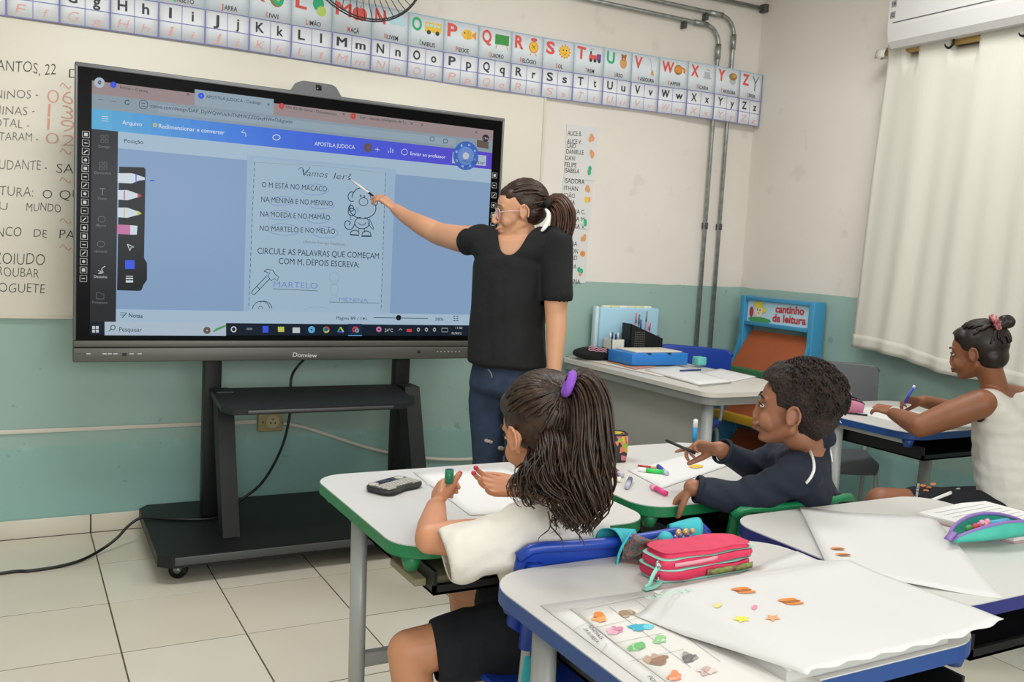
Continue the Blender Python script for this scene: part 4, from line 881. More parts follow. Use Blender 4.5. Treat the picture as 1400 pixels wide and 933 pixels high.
# ================================================================ curtain, rod, air conditioner, fan
wood = mat('pale_wood', '#C9A258', .45, bump=(30, .1, (1, .1, 1)))
rx = 4.075
p0, p1 = at_x(1212, 73, rx), at_x(1400, 42, rx); dr = (p1-p0)/(p0.y-p1.y)
rd = MB().tube([p0, p0+dr*2.2], .016, n=14).build('curtain_rod', wood); tag(rd, 'pale wooden curtain rod below the air conditioner', 'rod')
cu_ = thing('curtain', 'long off-white fabric curtain with black eyelets hanging from the wooden rod', 'curtain', (4.07, 2.9, .9))
cm = mat('curtain_cloth', '#D0CCC0', .9, bump=(90, .08, (1, 1, .15)))
ztop = lambda y: p0.z+dr.z*(p0.y-y)
ys0 = p0.y-.035; yend = 1.75
def yu(u): return at_x(u, 73-31*(u-1212)/188, rx).y
GAPS = [(yu(1241), yu(1262)), (yu(1303), yu(1345)), (yu(1405), yu(1450)), (yu(1520), yu(1580))]
def curt(u, v):
    y = ys0-(ys0-yend)*u; d = ys0-y
    s = v  # 0 top 1 bottom
    zt = ztop(y)+.03; zb = .975-.085*min(1, d/.9)+.012*sin(d*9)
    am = (.005+.010*(.3+.7*s)*(.6+.4*sin(d*3.3+1)))
    fx = sin(d*19+.8*sin(d*5)+s*.6)*am*.8+.01*sin(d*43+s*2)*s
    flare = .075*s*math.exp(-d*7)
    x = 4.055-.02*s+fx-.0
    g = 0
    for ya, yb3 in GAPS:
        g = max(g, min(1, max(0, (ya-y)/.012))*min(1, max(0, (y-yb3)/.012)))
    k = max(0, 1-s/.07); x = x*(1-k)+k*(4.046+.055*g)
    zt -= .035*g
    return (min(x, 4.16), y+flare+.01*sin(s*5+d*10)*s, zt*(1-s)+zb*s+.012*abs(sin(d*12))*(-1 if s < .02 else 0))
MB().grid(curt, 130, 40, th=.002).build('curtain_cloth', cm, cu_)
MB().grid(lambda u, v: V(curt(u, .955+.045*v))-V((.004, 0, 0)), 130, 3, th=.002).build('bottom_hem', mat('curtain_hem', '#CCC8BC', .9), cu_)
for yk in [g[0] for g in GAPS[1:]]: 
    c = V((4.05, yk, ztop(yk)-.002)); MB().tube([c+V((.012*cos(a)*.3, .026*cos(a), .028*sin(a))) for a in [2*pi*k/18 for k in range(19)]], .006, n=6, caps=False).build('eyelet', black_plastic, cu_)
for ya, yb2 in ((3.49, 3.43), ): MB().grid(lambda u, v: (4.052+.022*cos(pi*u+pi), ya-(ya-yb2)*v, ztop(ya)-.03+.05*sin(pi*u)), 8, 2, th=.002).build('top_loop', cm, cu_)
acx = 3.965
q0 = at_x(1213, 66, acx); q1 = at_x(1400, 27, acx)
ac = thing('air_conditioner', 'white split air conditioner on the right wall above the curtain rod', 'air conditioner', (4.07, 2.95, q0.z))
acm = mat('ac_white', '#CBC7C4', .4)
zA = q0.z-.0; ye = q0.y
pr = [(XR-.001, zA+.01), (3.99, zA), (acx, zA+.03), (acx-.012, zA+.10), (acx-.012, zA+.25), (acx+.02, zA+.29), (XR-.001, zA+.30)]
TT = Matrix(((1, 0, 0, 0), (0, 0, 1, 0), (0, 1, 0, 0), (0, 0, 0, 1)))
def sect(y0, y1, sc=1): 
    return MB().prism([(x, z) for x, z in pr], y1, y0, T=TT)
MB().bm((lambda b2: b2)(bmesh.new())) if False else None
sect(ye, ye-.95).build('ac_body', acm, ac)
rc = MB(); rc.prism([(x+(.012 if x < 4.1 else 0), z+(.01 if i < 2 else -.008)) for i, (x, z) in enumerate(pr)], ye, ye+.012, T=TT); rc.build('rounded_end', acm, ac)
sl0, sl1 = at_x(1213, 39, acx-.013), at_x(1400, 3, acx-.013)
MB().box((acx-.0145, ye-.9, zA+.118), (acx-.010, ye-.03, zA+.122)).build('louver_seam', dark_grey_metal, ac)
for zz, yy_ in ((zA+.16, ye-.012), (zA+.215, ye-.014)):
    s_ = MB().box((acx-.0135, yy_-.03, zz-.017), (acx-.0118, yy_, zz+.017)).build('sticker', mat('sticker_grey', '#8F9092', .6), ac)
    t = MB(); text(t, 'IQ' if zz < zA+.2 else '18', (acx-.0142, yy_-.004, zz-.009), (acx-.0142, yy_-.026, zz-.009), UPZ, .018, ink, off=.01); t.build('sticker_print', None, s_)
MB().box((acx-.0135, 2.83, zA+.19), (acx-.0118, 2.87, zA+.205)).build('sticker', mat('sticker_grey', '#8F9092', .6), ac)

fc = at_y(497, -66, 4.15)
fn_ = thing('wall_fan', 'dark wire-guarded wall fan above the display, mostly out of frame', 'fan', (fc.x, 4.3, fc.z))
wire = mat('dark_wire', '#3C3D40', .4, metal=.6)
rF = .315
FR = Matrix.Translation(fc) @ Matrix.Rotation(R(-8), 4, 'X') @ Matrix.Rotation(R(4), 4, 'Z')
g_ = MB()
for rr, dy in ((rF, 0), (rF*.98, -.01), (.10, -.07)): g_.tube([V((rr*cos(a), dy, rr*sin(a))) for a in [2*pi*k/48 for k in range(49)]], .0035, n=6, T=FR, caps=False)
g_.build('guard_ring', wire, fn_)
for s, nm in ((-1, 'front_guard'),):
    gg = MB()
    for k in range(52):
        a = 2*pi*k/52
        gg.tube([V((r*cos(a+.5*(r/rF)), s*.075*(1-(r/rF)**3), r*sin(a+.5*(r/rF)))) for r in (.09, .15, .21, .27, rF)], .0019, n=4, T=FR)
    o = gg.build(nm, wire, fn_)
MB().tube([(0, .02, 0), (0, .16, 0)], [.075, .06], n=20, T=FR).build('motor', black_plastic, fn_)
for k in range(3):
    MB().grid(lambda u, v: ((.05+.14*u)*cos(2*pi*k/3+.7*(v-.5)*(1+.4*u)), -.02+.05*(v-.5), (.05+.14*u)*sin(2*pi*k/3+.7*(v-.5)*(1+.4*u))), 6, 5, T=FR, th=.003).build('blade', mat('fan_blade', '#3A3A3C', .4), fn_)
MB().tube([fc+V((0, .15, 0)), V((fc.x, YF-.005, fc.z+.02))], .025, n=12).build('wall_bracket', black_plastic, fn_)
# ================================================================ things on the pupils' desks
def W(u, v, z): return at_z(u, v, z)
def marker(label, a, b, z, col, cap, r=.0072, frac=.3, group='marker pens on the boy\'s desk', name='marker_pen', capend=1, tip=None):
    a, b = at_z(a[0], a[1], z+r), at_z(b[0], b[1], z+r); p = thing(name, label, 'pen', (a.x, a.y, z), group=group)
    c = a.lerp(b, 1-frac)
    MB().tube([a, c], r, n=12).build('barrel', mat('pen_'+col, col, .35), p)
    MB().tube([c-(b-a)*.01, c, b-(b-a)*.03, b], [r*1.12, r*1.12, r*1.08, r*.8], n=12).build('cap', mat('pen_'+cap, cap, .35), p)
    return p
# --- mini keyboard
kc = (W(498, 667, .745)+W(530, 682, .745)+W(580, 667, .745)+W(548, 652, .745))/4
kb = thing('mini_keyboard', 'small black wireless keyboard with touch pad lying on the nearest green desk', 'keyboard', (kc.x, kc.y, .74), 0)
ex = (W(580, 668, .745)-W(530, 683, .745)); ex.z = 0; ex.normalize(); ey = V((-ex.y, ex.x, 0))
T = Matrix(((ex.x, ey.x, 0, kc.x), (ex.y, ey.y, 0, kc.y), (0, 0, 1, .741), (0, 0, 0, 1)))
def kout(s=1):
    o = []
    for k in range(40):
        a = 2*pi*k/40; x = .077*abs(cos(a))**.45*(1 if cos(a) > 0 else -1); y = .049*abs(sin(a))**.45*(1 if sin(a) > 0 else -1)
        if y < 0: y += .011*math.exp(-(x/.035)**2)
        o.append((x*s, y*s))
    return o
kbm = MB(); kbm.prism(kout(.95), 0, .005, T=T, smooth=True); kbm.prism(kout(1), .005, .013, T=T, smooth=True); kbm.prism(kout(.96), .013, .016, T=T)
kbm.build('keyboard_body', mat('keyboard_black', '#2A2A2C', .45), kb)
km = mat('key_grey', '#B9B7AE', .6); n_ = 0
for r_ in range(6):
    for c_ in range(12):
        x = -.062+.0112*c_+.002*(r_ % 2); y = -.034+.0083*r_
        if (r_ == 0 and abs(x) < .03) or (r_ == 5 and not -.07 < x < .07): continue
        MB().box((x-.0043, y-.003, .0155), (x+.0043, y+.003, .0185), T=T).build('key', km, kb)
MB().box((-.028, .017, .0155), (.024, .044, .0168), T=T, bev=.001).build('touch_pad', mat('pad_dark', '#1A1A1F', .25), kb)
for s in (-1, 1): MB().tube([T @ V((s*.052, .030, .015)), T @ V((s*.052, .030, .0185))], .014, n=18).build('round_buttons', km, kb)
# --- papers on the nearest green desk
sheet('paper_sheet', 'white drawing paper under the hands of the nearest girl', 'paper', [(1.0, 1.98), (1.30, 1.93), (1.32, 2.40), (1.03, 2.42)], .7425, paper, .0012)
sheet('paper_sheet', 'thin grey paper sheet beside the small keyboard', 'paper', [W(584, 664, .741).xy, W(640, 660, .741).xy, W(630, 644, .741).xy, W(575, 648, .741).xy], .7415, paper2, .0008)
bk = MB().box((.80, 1.845, .632), (1.0, 2.0, .65), bev=.003).build('book', mat('book_khaki', '#8A8468', .8)); tag(bk, 'khaki covered notebook lying in the tray under the girl\'s elbow', 'book')
# --- boy's desk
bp = [W(858, 643, .742).xy, W(905, 668, .742).xy, W(1010, 632, .742).xy, W(935, 622, .742).xy]
dp = sheet('drawing_sheet', 'white drawing paper with a yellow oval in front of the boy', 'paper', bp, .7425, paper, .0012)
def blob(mb, c, rx, ry, m, n=12, ang=0, star=0, z=.0006, jag=0):
    pts = []
    for k in range(n):
        a = 2*pi*k/n; q = (1-star*(k % 2))*(1+jag*random.uniform(-1, 1)); x, y = rx*cos(a)*q, ry*sin(a)*q
        pts.append((c[0]+x*cos(ang)-y*sin(ang), c[1]+x*sin(ang)+y*cos(ang), c[2]+z))
    poly(mb, pts, m)
def crayon(n, c): return mat('crayon_'+n, c, .8)
t = MB(); blob(t, W(952, 638, .744), .030, .018, crayon('gold', '#E8B93A'), 18, .3); t.build('yellow_oval', None, dp)
marker('bright green marker with white cap lying on the boy\'s desk', (908, 646), (872, 642), .742, '#3CC85A', '#E6E6E2')
marker('navy marker with clear end behind the green marker', (900, 638), (912, 648), .742, '#2B3BA0', '#B9BDD0')
marker('thin red pencil behind the green marker', (872, 637), (898, 640), .742, '#B8323A', '#C8A080', r=.0035)
marker('bright pink marker near the front edge of the boy\'s desk', (911, 675), (890, 665), .742, '#E8408A', '#F2A0BE')
marker('grey-violet marker cap standing out at the left of the boy\'s desk', (857, 666), (862, 655), .742, '#B0AEC2', '#5A5880', frac=.4)
marker('dark maroon pencil crayon at the left side of the boy\'s desk', (837, 641), (851, 650), .742, '#5A2A3A', '#B8B8C0')
marker('small cream marker cap next to the patterned pouch', (825, 640), (840, 650), .742, '#E8E0CF', '#D86A9A')
marker('pale cream eraser stick at the desk corner behind the girl\'s hair', (838, 655), (849, 656), .742, '#E8DCC2', '#F2EAD8')
# standing blue marker
p0_ = at_z(949, 604, .742)
p = thing('marker_pen', 'blue marker with white cap standing upright behind the boy\'s hand', 'pen', (p0_.x, p0_.y, .74), group='marker pens on the boy\'s desk')
hh = .085
MB().tube([(p0_.x, p0_.y, .741), (p0_.x, p0_.y, .741+hh*.65)], .0085, n=14).build('barrel', mat('pen_sky', '#1F9AD8', .35), p)
MB().tube([(p0_.x, p0_.y, .741+hh*.64), (p0_.x, p0_.y, .741+hh*.95), (p0_.x, p0_.y, .741+hh)], [.0092, .0088, .004], n=14).build('cap', mat('pen_white', '#E4E6E8', .35), p)
# patterned pouch
def patterned():
    m = bpy.data.materials.new('graffiti_fabric'); m.use_nodes = True; nt = m.node_tree; b = nt.nodes['Principled BSDF']; b.inputs['Roughness'].default_value = .6
    tc = nt.nodes.new('ShaderNodeTexCoord'); v = nt.nodes.new('ShaderNodeTexVoronoi'); v.inputs['Scale'].default_value = 62; nt.links.new(tc.outputs['Object'], v.inputs['Vector'])
    s = nt.nodes.new('ShaderNodeSeparateColor'); nt.links.new(v.outputs['Color'], s.inputs[0]); r = nt.nodes.new('ShaderNodeValToRGB'); r.color_ramp.interpolation = 'CONSTANT'
    cs = ['#2A2A2C', '#8FB83A', '#D8C82E', '#2A2A2C', '#E0785A', '#C9A24A', '#46464A', '#D8708A']
    e = r.color_ramp.elements
    for i, c in enumerate(cs):
        q = e[i] if i < 2 else e.new(i/len(cs)); q.position = i/len(cs); q.color = lin(c)
    nt.links.new(s.outputs[0], r.inputs[0]); nt.links.new(r.outputs[0], b.inputs['Base Color']); return m
pa, pb2, pc2 = W(822, 634, .742), W(861, 628, .742), W(815, 610, .742)
pch = thing('pencil_pouch', 'open zipped fabric pouch with black, yellow and pink graffiti pattern', 'pencil case', (pa.x, pa.y+.05, .74))
ctr = (at_z(848, 632, .742)); px0, px1 = at_z(790, 632, .742).x, at_z(862, 630, .742).x
yy = ctr.y; 
Tp = Matrix.Translation((ctr.x-.045, ctr.y+.055, .742)) @ Matrix.Rotation(R(-22), 4, 'Z')
def pouch(u, v):
    th = 2*pi*u; k = 1+.05*sin(pi*v); x = .085*abs(cos(th))**.5*(1 if cos(th) > 0 else -1)*k; y = .04*abs(sin(th))**.5*(1 if sin(th) > 0 else -1)*(k if v < .8 else k*.92)
    return (x, y, .088*v)
MB().grid(pouch, 32, 8, th=.003, T=Tp).build('pouch_body', patterned(), pch)
MB().box((-.08, -.035, .001), (.08, .035, .004), T=Tp).build('pouch_floor', black_plastic, pch)
MB().box((-.07, -.03, .06), (.07, .03, .075), T=Tp, bev=.01).build('inner_lining', mat('lining_beige', '#A99C88', .8), pch)
MB().tube([Tp @ V(pouch(k/32, 1)) for k in range(33)], .0035, n=6, caps=False).build('zip', mat('zip_black', '#1C1C1E', .5), pch)
o = MB().grid(lambda u, v: V((.073, -.035, .085))+V((.006*v, -.008*v-.012*u, -.02*u)), 4, 2, th=.002, T=Tp).build('zip_pull', mat('zip_pink', '#D8708A', .5), pch)
# yellow flower-like hair clip seen by the curls
fp = W(829, 643, .742); o = MB().ell((fp.x, fp.y, .758), (.02, .012, .016)).build('clay_ball', mat('clay_yellow', '#D8C23A', .6)); tag(o, 'small yellow ball of modelling clay on the desk by the girl\'s curls', 'clay')

# --- foreground blue desk
T0 = .76
bkk = thing('drawing_pad', 'thick grey-edged drawing pad under the big white paper', 'pad', (1.25, 1.12, T0))
MB().box((1.045, .965, T0+.001), (1.43, 1.30, T0+.026), bev=.003).build('pad_pages', mat('pad_grey', '#B9B7B2', .8), bkk)
MB().box((1.045, .962, T0+.022), (1.435, 1.302, T0+.027), bev=.001).build('pad_cover', paper2, bkk)
Q = [V((.975, 1.265)), V((1.05, .93)), V((1.52, .925)), V((1.545, 1.43))]
def big(u, v):
    # u: left->right, v: near(bottom)->far
    a = Q[0].lerp(Q[1], 1-v); b = Q[3].lerp(Q[2], 1-v); p = a.lerp(b, u)
    x, y = p
    on = min(1, max(0, (x-1.0)/.06))*min(1, max(0, (1.36-y)/.08))
    z = T0+.0055+.030*on
    if x > 1.43: z -= .0*(x-1.43); 
    z += .012*max(0, (x-1.40)/.12)*max(0, min(1, (1.2-y)/.2))
    z += .004*sin(x*9+y*4)*(1-abs(2*v-1)**2)
    y += .004*sin(u*40)*(1 if v < .03 else 0)
    return (x, y, z)
bs_ = thing('drawing_paper', 'large white drawing paper with small orange and yellow drawings over a thick pad', 'paper', (1.26, 1.15, T0+.03))
MB().grid(big, 40, 24, th=.0008).build('sheet', mat('drawing_paper', '#D3D1CF', .8), bs_)
def onbig(u, v, h=.03): p = at_z(u, v, T0+h); return V((p.x, p.y, T0+.0365+.004*sin(p.x*9+p.y*4)*.9+.0002))
t = MB()
for (u, v_) in ((1016, 813), (1081, 828)):
    for k in range(3): blob(t, onbig(u, v_)+V((.0, .009*(k-1), 0)), .020, .0062, crayon('orange%d' % (k % 2), ('#D9843E', '#A8622E')[k % 2]), 10, -.1, z=.0006+.0002*k, jag=.12)
    t.build('small_drawing', None, bs_); t = MB()
for q in ((1013, 855, .019, .014, crayon('yellow', '#EFE04A'), 10, .2, .5), (1056, 853, .021, .012, crayon('peach', '#EFA070'), 10, .4, .5), (981, 836, .014, .005, crayon('straw', '#E8D47A'), 8, .5), (1031, 838, .014, .004, crayon('rose', '#E48AA8'), 8, .6)):
    t = MB(); blob(t, onbig(q[0], q[1]), *q[2:]); t.build('small_drawing', None, bs_)
t = MB(); a, b = onbig(890, 829), onbig(950, 814); text(t, 'ISADORA', a, b, (b-a).cross(V((0, 0, -1))), .018, crayon('mint', '#A6DCC0'), off=-.012, lift=.0005); t.build('crayon_name', None, bs_)
ws = thing('worksheet', 'printed worksheet with a grid of coloured animal drawings beside the pink case', 'paper', (.96, 1.1, T0))
sheet('sheet_under', '', '', [(.835, .90), (1.10, .88), (1.085, 1.36), (.845, 1.372)], T0+.002, mat('worksheet_back', '#D6D3D0', .8), .0008, parent=ws)
sheet('sheet_top', '', '', [(.865, .90), (1.10, .88), (1.10, 1.335), (.885, 1.335)], T0+.0038, mat('worksheet_paper', '#D9D5CF', .8), .0008, parent=ws)
t = MB(); zt_ = T0+.0048
gl_ = mat('worksheet_line', '#9A9894', .8)
def wl(u0, v0, u1, v1, w_=.0009): stroke(t, [at_z(u0, v0, zt_), at_z(u1, v1, zt_)], w_, gl_, (0, 0, 1))
for (u0, v0, u1, v1) in ((800, 833, 885, 815), (815, 858, 875, 845), (838, 880, 905, 866), (860, 905, 935, 888), (790, 838, 905, 932), (832, 829, 945, 913), (868, 820, 985, 905), (745, 838, 880, 810), (783, 862, 820, 895), (783, 862, 802, 852), (820, 895, 830, 880)): wl(u0, v0, u1, v1)
for u0, v0, s in ((803, 855, 'ANIMAIS'), (797, 860, 'DA FLORESTA'), (885, 925, 'POLVO')):
    a = at_z(u0+18, v0+19, zt_) ; b = at_z(u0, v0, zt_); text(t, s, b, a, (a-b).cross(V((0, 0, -1))), .0075, ink, off=0)
for u, v_, rx_, ry_, c, c2 in ((818, 845, .020, .016, '#EDA05E', '#D9803A'), (857, 839, .017, .013, '#B8A08A', '#9A8068'), (841, 863, .018, .012, '#E0A8BC', '#C98AA0'), (877, 858, .022, .014, '#6CC8D8', '#3FA8C0'), (870, 885, .020, .014, '#9ACB9A', '#6FB070'), (902, 875, .018, .012, '#B9DCB4', '#8FC48A'), (898, 903, .022, .015, '#B89A88', '#977662'), (942, 900, .022, .012, '#9A9694', '#6F6C6C'), (920, 926, .018, .012, '#E8A888', '#D98A62'), (965, 918, .016, .010, '#D8C8C0', '#C0A8A0')):
    c0 = at_z(u, v_, zt_)
    for k in range(5): blob(t, c0+V((random.uniform(-.5, .5)*rx_, random.uniform(-.5, .5)*ry_, 0)), rx_*.7, ry_*.6, crayon(c if k % 2 else c2, c if k % 2 else c2), 11, random.random(), 0, .0003+.0002*k, .3)
t.build('printed_drawings', None, ws)
# pink and red zipped case
pcx = thing('pencil_case', 'bright pink-red zipped pencil case with mint zips on the foreground desk', 'pencil case', (1.24, 1.40, T0))
A0, A1 = at_z(906, 802, T0), at_z(1032, 779, T0)
ax = (A1-A0); ax.z = 0; Lc = ax.length; ax.normalize(); ay = V((-ax.y, ax.x, 0))
Tc = Matrix(((ax.x, ay.x, 0, A0.x), (ax.y, ay.y, 0, A0.y), (0, 0, 1, T0+.001), (0, 0, 0, 1)))
rose = mat('case_rose', '#D8345A', .6, noise_=(28, '#C42A50', .7), bump=(60, .2)); mint = mat('case_mint', '#8ED0C0', .6)
Wc = .085
def layer(z0, z1, s, name, m, lean=0, bul=1.0):
    def fn(u, v):
        th = 2*pi*u; ph = v
        k = s*(1+.03*bul*sin(pi*v)); x = Lc/2+Lc/2*k*abs(cos(th))**.35*(1 if cos(th) > 0 else -1); y = Wc/2+Wc/2*k*abs(sin(th))**.45*(1 if sin(th) > 0 else -1)
        return (x+lean*v, y+.004*sin(x*50+z0*300), (z0+(z1-z0)*v)*.84-.006*(x/Lc)*(v)*.6)
    mb = MB().grid(fn, 48, 4, T=Tc); n = 48
    mb.add([fn(k/n, 1) for k in range(n)], [tuple(range(n))], m, False, Tc)
    mb.add([fn(k/n, 0) for k in range(n)], [tuple(range(n))[::-1]], m, False, Tc)
    return mb.build(name, m, pcx)
layer(0, .006, .97, 'base_piping', mint); layer(.006, .030, 1.0, 'lower_pocket', rose); layer(.030, .0345, 1.02, 'middle_zip', mint); layer(.0345, .056, 1.0, 'upper_pocket', rose); layer(.056, .059, 1.0, 'top_zip', mint); layer(.059, .072, .95, 'lid', rose, 0, -2)
MB().grid(lambda u, v: (Lc*(.10+.45*u), -.004-.003*sin(pi*u), .035+.008*v+.002*u), 10, 2, T=Tc, th=.001).build('faded_patch', mat('case_faded', '#E59AA8', .6), pcx)
MB().grid(lambda u, v: (Lc*(.45+.5*u), -.0045-.002*sin(pi*u), .006+.013*v), 10, 2, T=Tc, th=.001).build('patterned_panel', patterned.__call__() if False else mat('case_print', '#7F9A4A', .6, noise_=(90, '#7A3A4A', 1)), pcx)
for z, dx in ((.049, -.002), (.016, .004)):
    MB().tube([Tc @ V((dx-.004, .012, z)), Tc @ V((dx-.012, .006, z-.006)), Tc @ V((dx-.010, .002, z-.012))], .003, n=8).build('zip_slider', chrome, pcx)
MB().tube(smooth_path([Tc @ V((-.006, .006, .042)), Tc @ V((-.022, .004, .025)), Tc @ V((-.034, .0, .008)), Tc @ V((-.045, .0, .002))], 5), [(.006, .002)]*16, n=8, flat=(0, 0, 1)).build('zip_tab', mint, pcx)
MB().tube([Tc @ V((-.006, -.002, .012)), Tc @ V((-.03, -.008, .004)), Tc @ V((-.055, -.010, .003))], [(.007, .002)]*3, n=8, flat=ay).build('zip_tab', mint, pcx)

# --- right foreground desk
dp2 = [W(1135, 787, T0), W(1372, 820, T0), W(1276, 711, T0), W(1092, 695, T0)]
o = sheet('drawing_paper', 'big white drawing paper with two small orange drawings, lying askew across two desks', 'paper', [(p.x, p.y) for p in dp2], T0+.0045, mat('drawing_paper', '#D3D1CF', .8), .0012, n=14, f=lambda u, v: .004*sin(u*5+v*3)+.004*max(0, u-.8)*5*max(0, .3-v))
t = MB()
for (u, v_) in ((1143, 750), (1150, 758)):
    for k in range(2): blob(t, at_z(u+k*5, v_+k*1, T0+.011), .017-.003*k, .0055, crayon('orange%d' % (k % 2), '#D9843E'), 10, -.3, z=.0005+.0002*k, jag=.2)
    t.build('small_drawing', None, o); t = MB()
nbp = [W(1285, 712, T0).xy, W(1388, 745, T0).xy, W(1395, 708, T0).xy, W(1256, 699, T0).xy]
nbb = thing('notebook', 'open lined notebook with printed text under the teal pencil case', 'notebook', (2.2, 1.45, T0))
NBZ = T0+.001
q = [V((2.06, 1.40)), V((2.11, 1.22)), V((2.45, 1.36)), V((2.39, 1.55)), V((2.14, 1.585))]
MB().prism([(2.085, 1.53), (2.135, 1.30), (2.42, 1.30), (2.40, 1.555), (2.30, 1.56)], NBZ, NBZ+.012).build('page_block', mat('notebook_pages', '#DAD5D2', .8), nbb)
MB().prism([(2.08, 1.535), (2.13, 1.295), (2.425, 1.295), (2.405, 1.56), (2.30, 1.565)], NBZ, NBZ+.003).build('cover', mat('notebook_pink', '#C9A0A8', .6), nbb)
pg = MB().prism([(2.09, 1.535), (2.13, 1.31), (2.415, 1.31), (2.39, 1.55), (2.30, 1.56)], NBZ+.0125, NBZ+.0135).build('open_page', paper, nbb)
t = MB()
for k in range(7): stroke(t, [V((2.13+.005*k, 1.515-.022*k, NBZ+.0141)), V((2.36+.005*k, 1.53-.022*k, NBZ+.0141))], .0022, mat('faint_print', '#B9B6B8', .8), (0, 0, 1))
t.build('printed_lines', None, pg)
# teal pencil case, open
tcs = thing('pencil_case', 'open teal pencil case with purple zip edge at the right edge of the picture', 'pencil case', (2.1, 1.33, T0+.015))
a, b = W(1300, 738, T0+.02), W(1420, 722, T0+.02); ax = (b-a); ax.z = 0; Lt = .30; ax.normalize(); ay = V((-ax.y, ax.x, 0))
Tt = Matrix(((ax.x, ay.x, 0, a.x), (ax.y, ay.y, 0, a.y), (0, 0, 1, T0+.0155), (0, 0, 0, 1)))
teal = mat('case_teal', '#49B8A4', .7, noise_=(30, '#3AA892', .6)); pur = mat('case_purple', '#8A6BB0', .6)
def prof(x): return max(.02, math.sin(pi*min(1, max(0, x/Lt)))**.5)
def half(sgn):
    def fn(u, v):
        x = Lt*u; k = prof(x); a_ = pi*v
        # shell from the bottom seam out and up to the open lip
        y = sgn*k*(.010+.038*sin(a_*.75)); z = .052*k*(1-cos(a_*.62))*.62
        return (x, y, z)
    return fn
fr_, bk_ = half(-1), half(1)
MB().grid(fr_, 26, 10, T=Tt, th=-.002).build('front_wall', teal, tcs); MB().grid(bk_, 26, 10, T=Tt, th=.002).build('rear_wall', teal, tcs)
MB().grid(lambda u, v: (Lt*u, prof(Lt*u)*(.012)*(2*v-1), .001), 20, 3, T=Tt, th=.001).build('case_floor', teal, tcs)
for f_ in (fr_, bk_): MB().tube([Tt @ V(f_(k/24, 1)) for k in range(25)], .0042, n=8).build('zip_edge', pur, tcs)
MB().grid(lambda u, v: (-.022+.034*u, -.006+.018*v-.01*(1-u), .022-.012*(1-u)), 4, 2, T=Tt, th=.003).build('zip_end', pur, tcs)
cont = [('pink_eraser', 'pale pink animal-shaped eraser inside the teal pencil case', 'eraser', .11, (.022, .014, .013), '#EAA0B4'), ('red_sharpener', 'small red sharpener inside the teal pencil case', 'sharpener', .085, (.012, .010, .010), '#C23A4A'), ('glue_stick', 'light blue glue stick inside the teal pencil case', 'glue', .165, (.028, .013, .013), '#4AA8D0'), ('green_sharpener', 'green sharpener at the pointed end of the teal pencil case', 'sharpener', .060, (.012, .008, .009), '#4A8A4A')]
for nm, lb, ct, x, r_, c_ in cont:
    p = Tt @ V((x, .0, .026)); o = MB().ell(p, r_, seg=14, rings=8)
    if 'stick' in nm: o = MB().tube([Tt @ V((x-.03, .0, .026)), Tt @ V((x+.04, .004, .026))], .012, n=14)
    if 'eraser' in nm: o.ell(p+V((-.012, -.004, .012)), .007).ell(p+V((.012, -.002, .012)), .007)
    tag(o.build(nm.split('_', 1)[1] if nm != 'glue_stick' else 'glue_stick', mat('content_'+nm, c_, .5)), lb, ct)
# --- name-labelled desk by the curtain
sheet('paper_sheet', 'white worksheet under the arms of the girl beside the curtain', 'paper', [(3.30, 2.48), (3.66, 2.44), (3.72, 2.92), (3.36, 2.95)], T0+.001, paper, .0012)
o = sheet('card', 'small brown-orange card lying on the desk of the girl beside the curtain', 'card', [W(1192, 558, T0).xy, W(1212, 562, T0).xy, W(1220, 556, T0).xy, W(1200, 553, T0).xy], T0+.003, mat('card_brown', '#B06A4A', .7), .001)
pk = thing('pencil_case', 'open pink pencil case with a lilac marker on the desk labelled with a name', 'pencil case', (3.35, 2.92, T0))
a, b = W(1140, 563, T0), W(1172, 566, T0)
Tk = Matrix.Translation((3.28, 2.86, T0+.001)) @ Matrix.Rotation(R(-35), 4, 'Z')
pinkm = mat('case_pink', '#D88AAA', .7)
MB().grid(lambda u, v: (.10*(2*u-1), -.012-.022*sin(pi*v*.7)*(1-.3*(2*u-1)**2), .062*v*(1-.35*abs(2*u-1)**3)), 16, 8, T=Tk, th=.003).build('front_wall', pinkm, pk)
MB().grid(lambda u, v: (.10*(2*u-1), .012+.022*sin(pi*v*.7)*(1-.3*(2*u-1)**2), .068*v*(1-.35*abs(2*u-1)**3)), 16, 8, T=Tk, th=.003).build('rear_wall', pinkm, pk)
MB().box((-.095, -.02, 0), (.095, .02, .003), T=Tk).build('case_floor', pinkm, pk)
MB().tube([Tk @ V((.10*(2*k/16-1), -.030*(1-.3*(2*k/16-1)**2), .062*(1-.35*abs(2*k/16-1)**3))) for k in range(17)]+[Tk @ V((.10*(1-2*k/16), .030, .068*(1-.35*abs(2*k/16-1)**3))) for k in range(17)], .004, n=6).build('zip_edge', black_plastic, pk)
p = thing('marker_pen', 'lilac marker standing in the pink pencil case', 'pen', (3.30, 2.85, T0)); MB().tube([Tk @ V((.03, 0, .01)), Tk @ V((.035, 0, .085))], .013, n=12).build('barrel', mat('pen_lilac', '#B79AD8', .4), p)
marker('thin black pen lying beside the pink pencil case', (1140, 563), (1186, 568), T0, '#1A1A1C', '#101012', r=.0045, group=None)
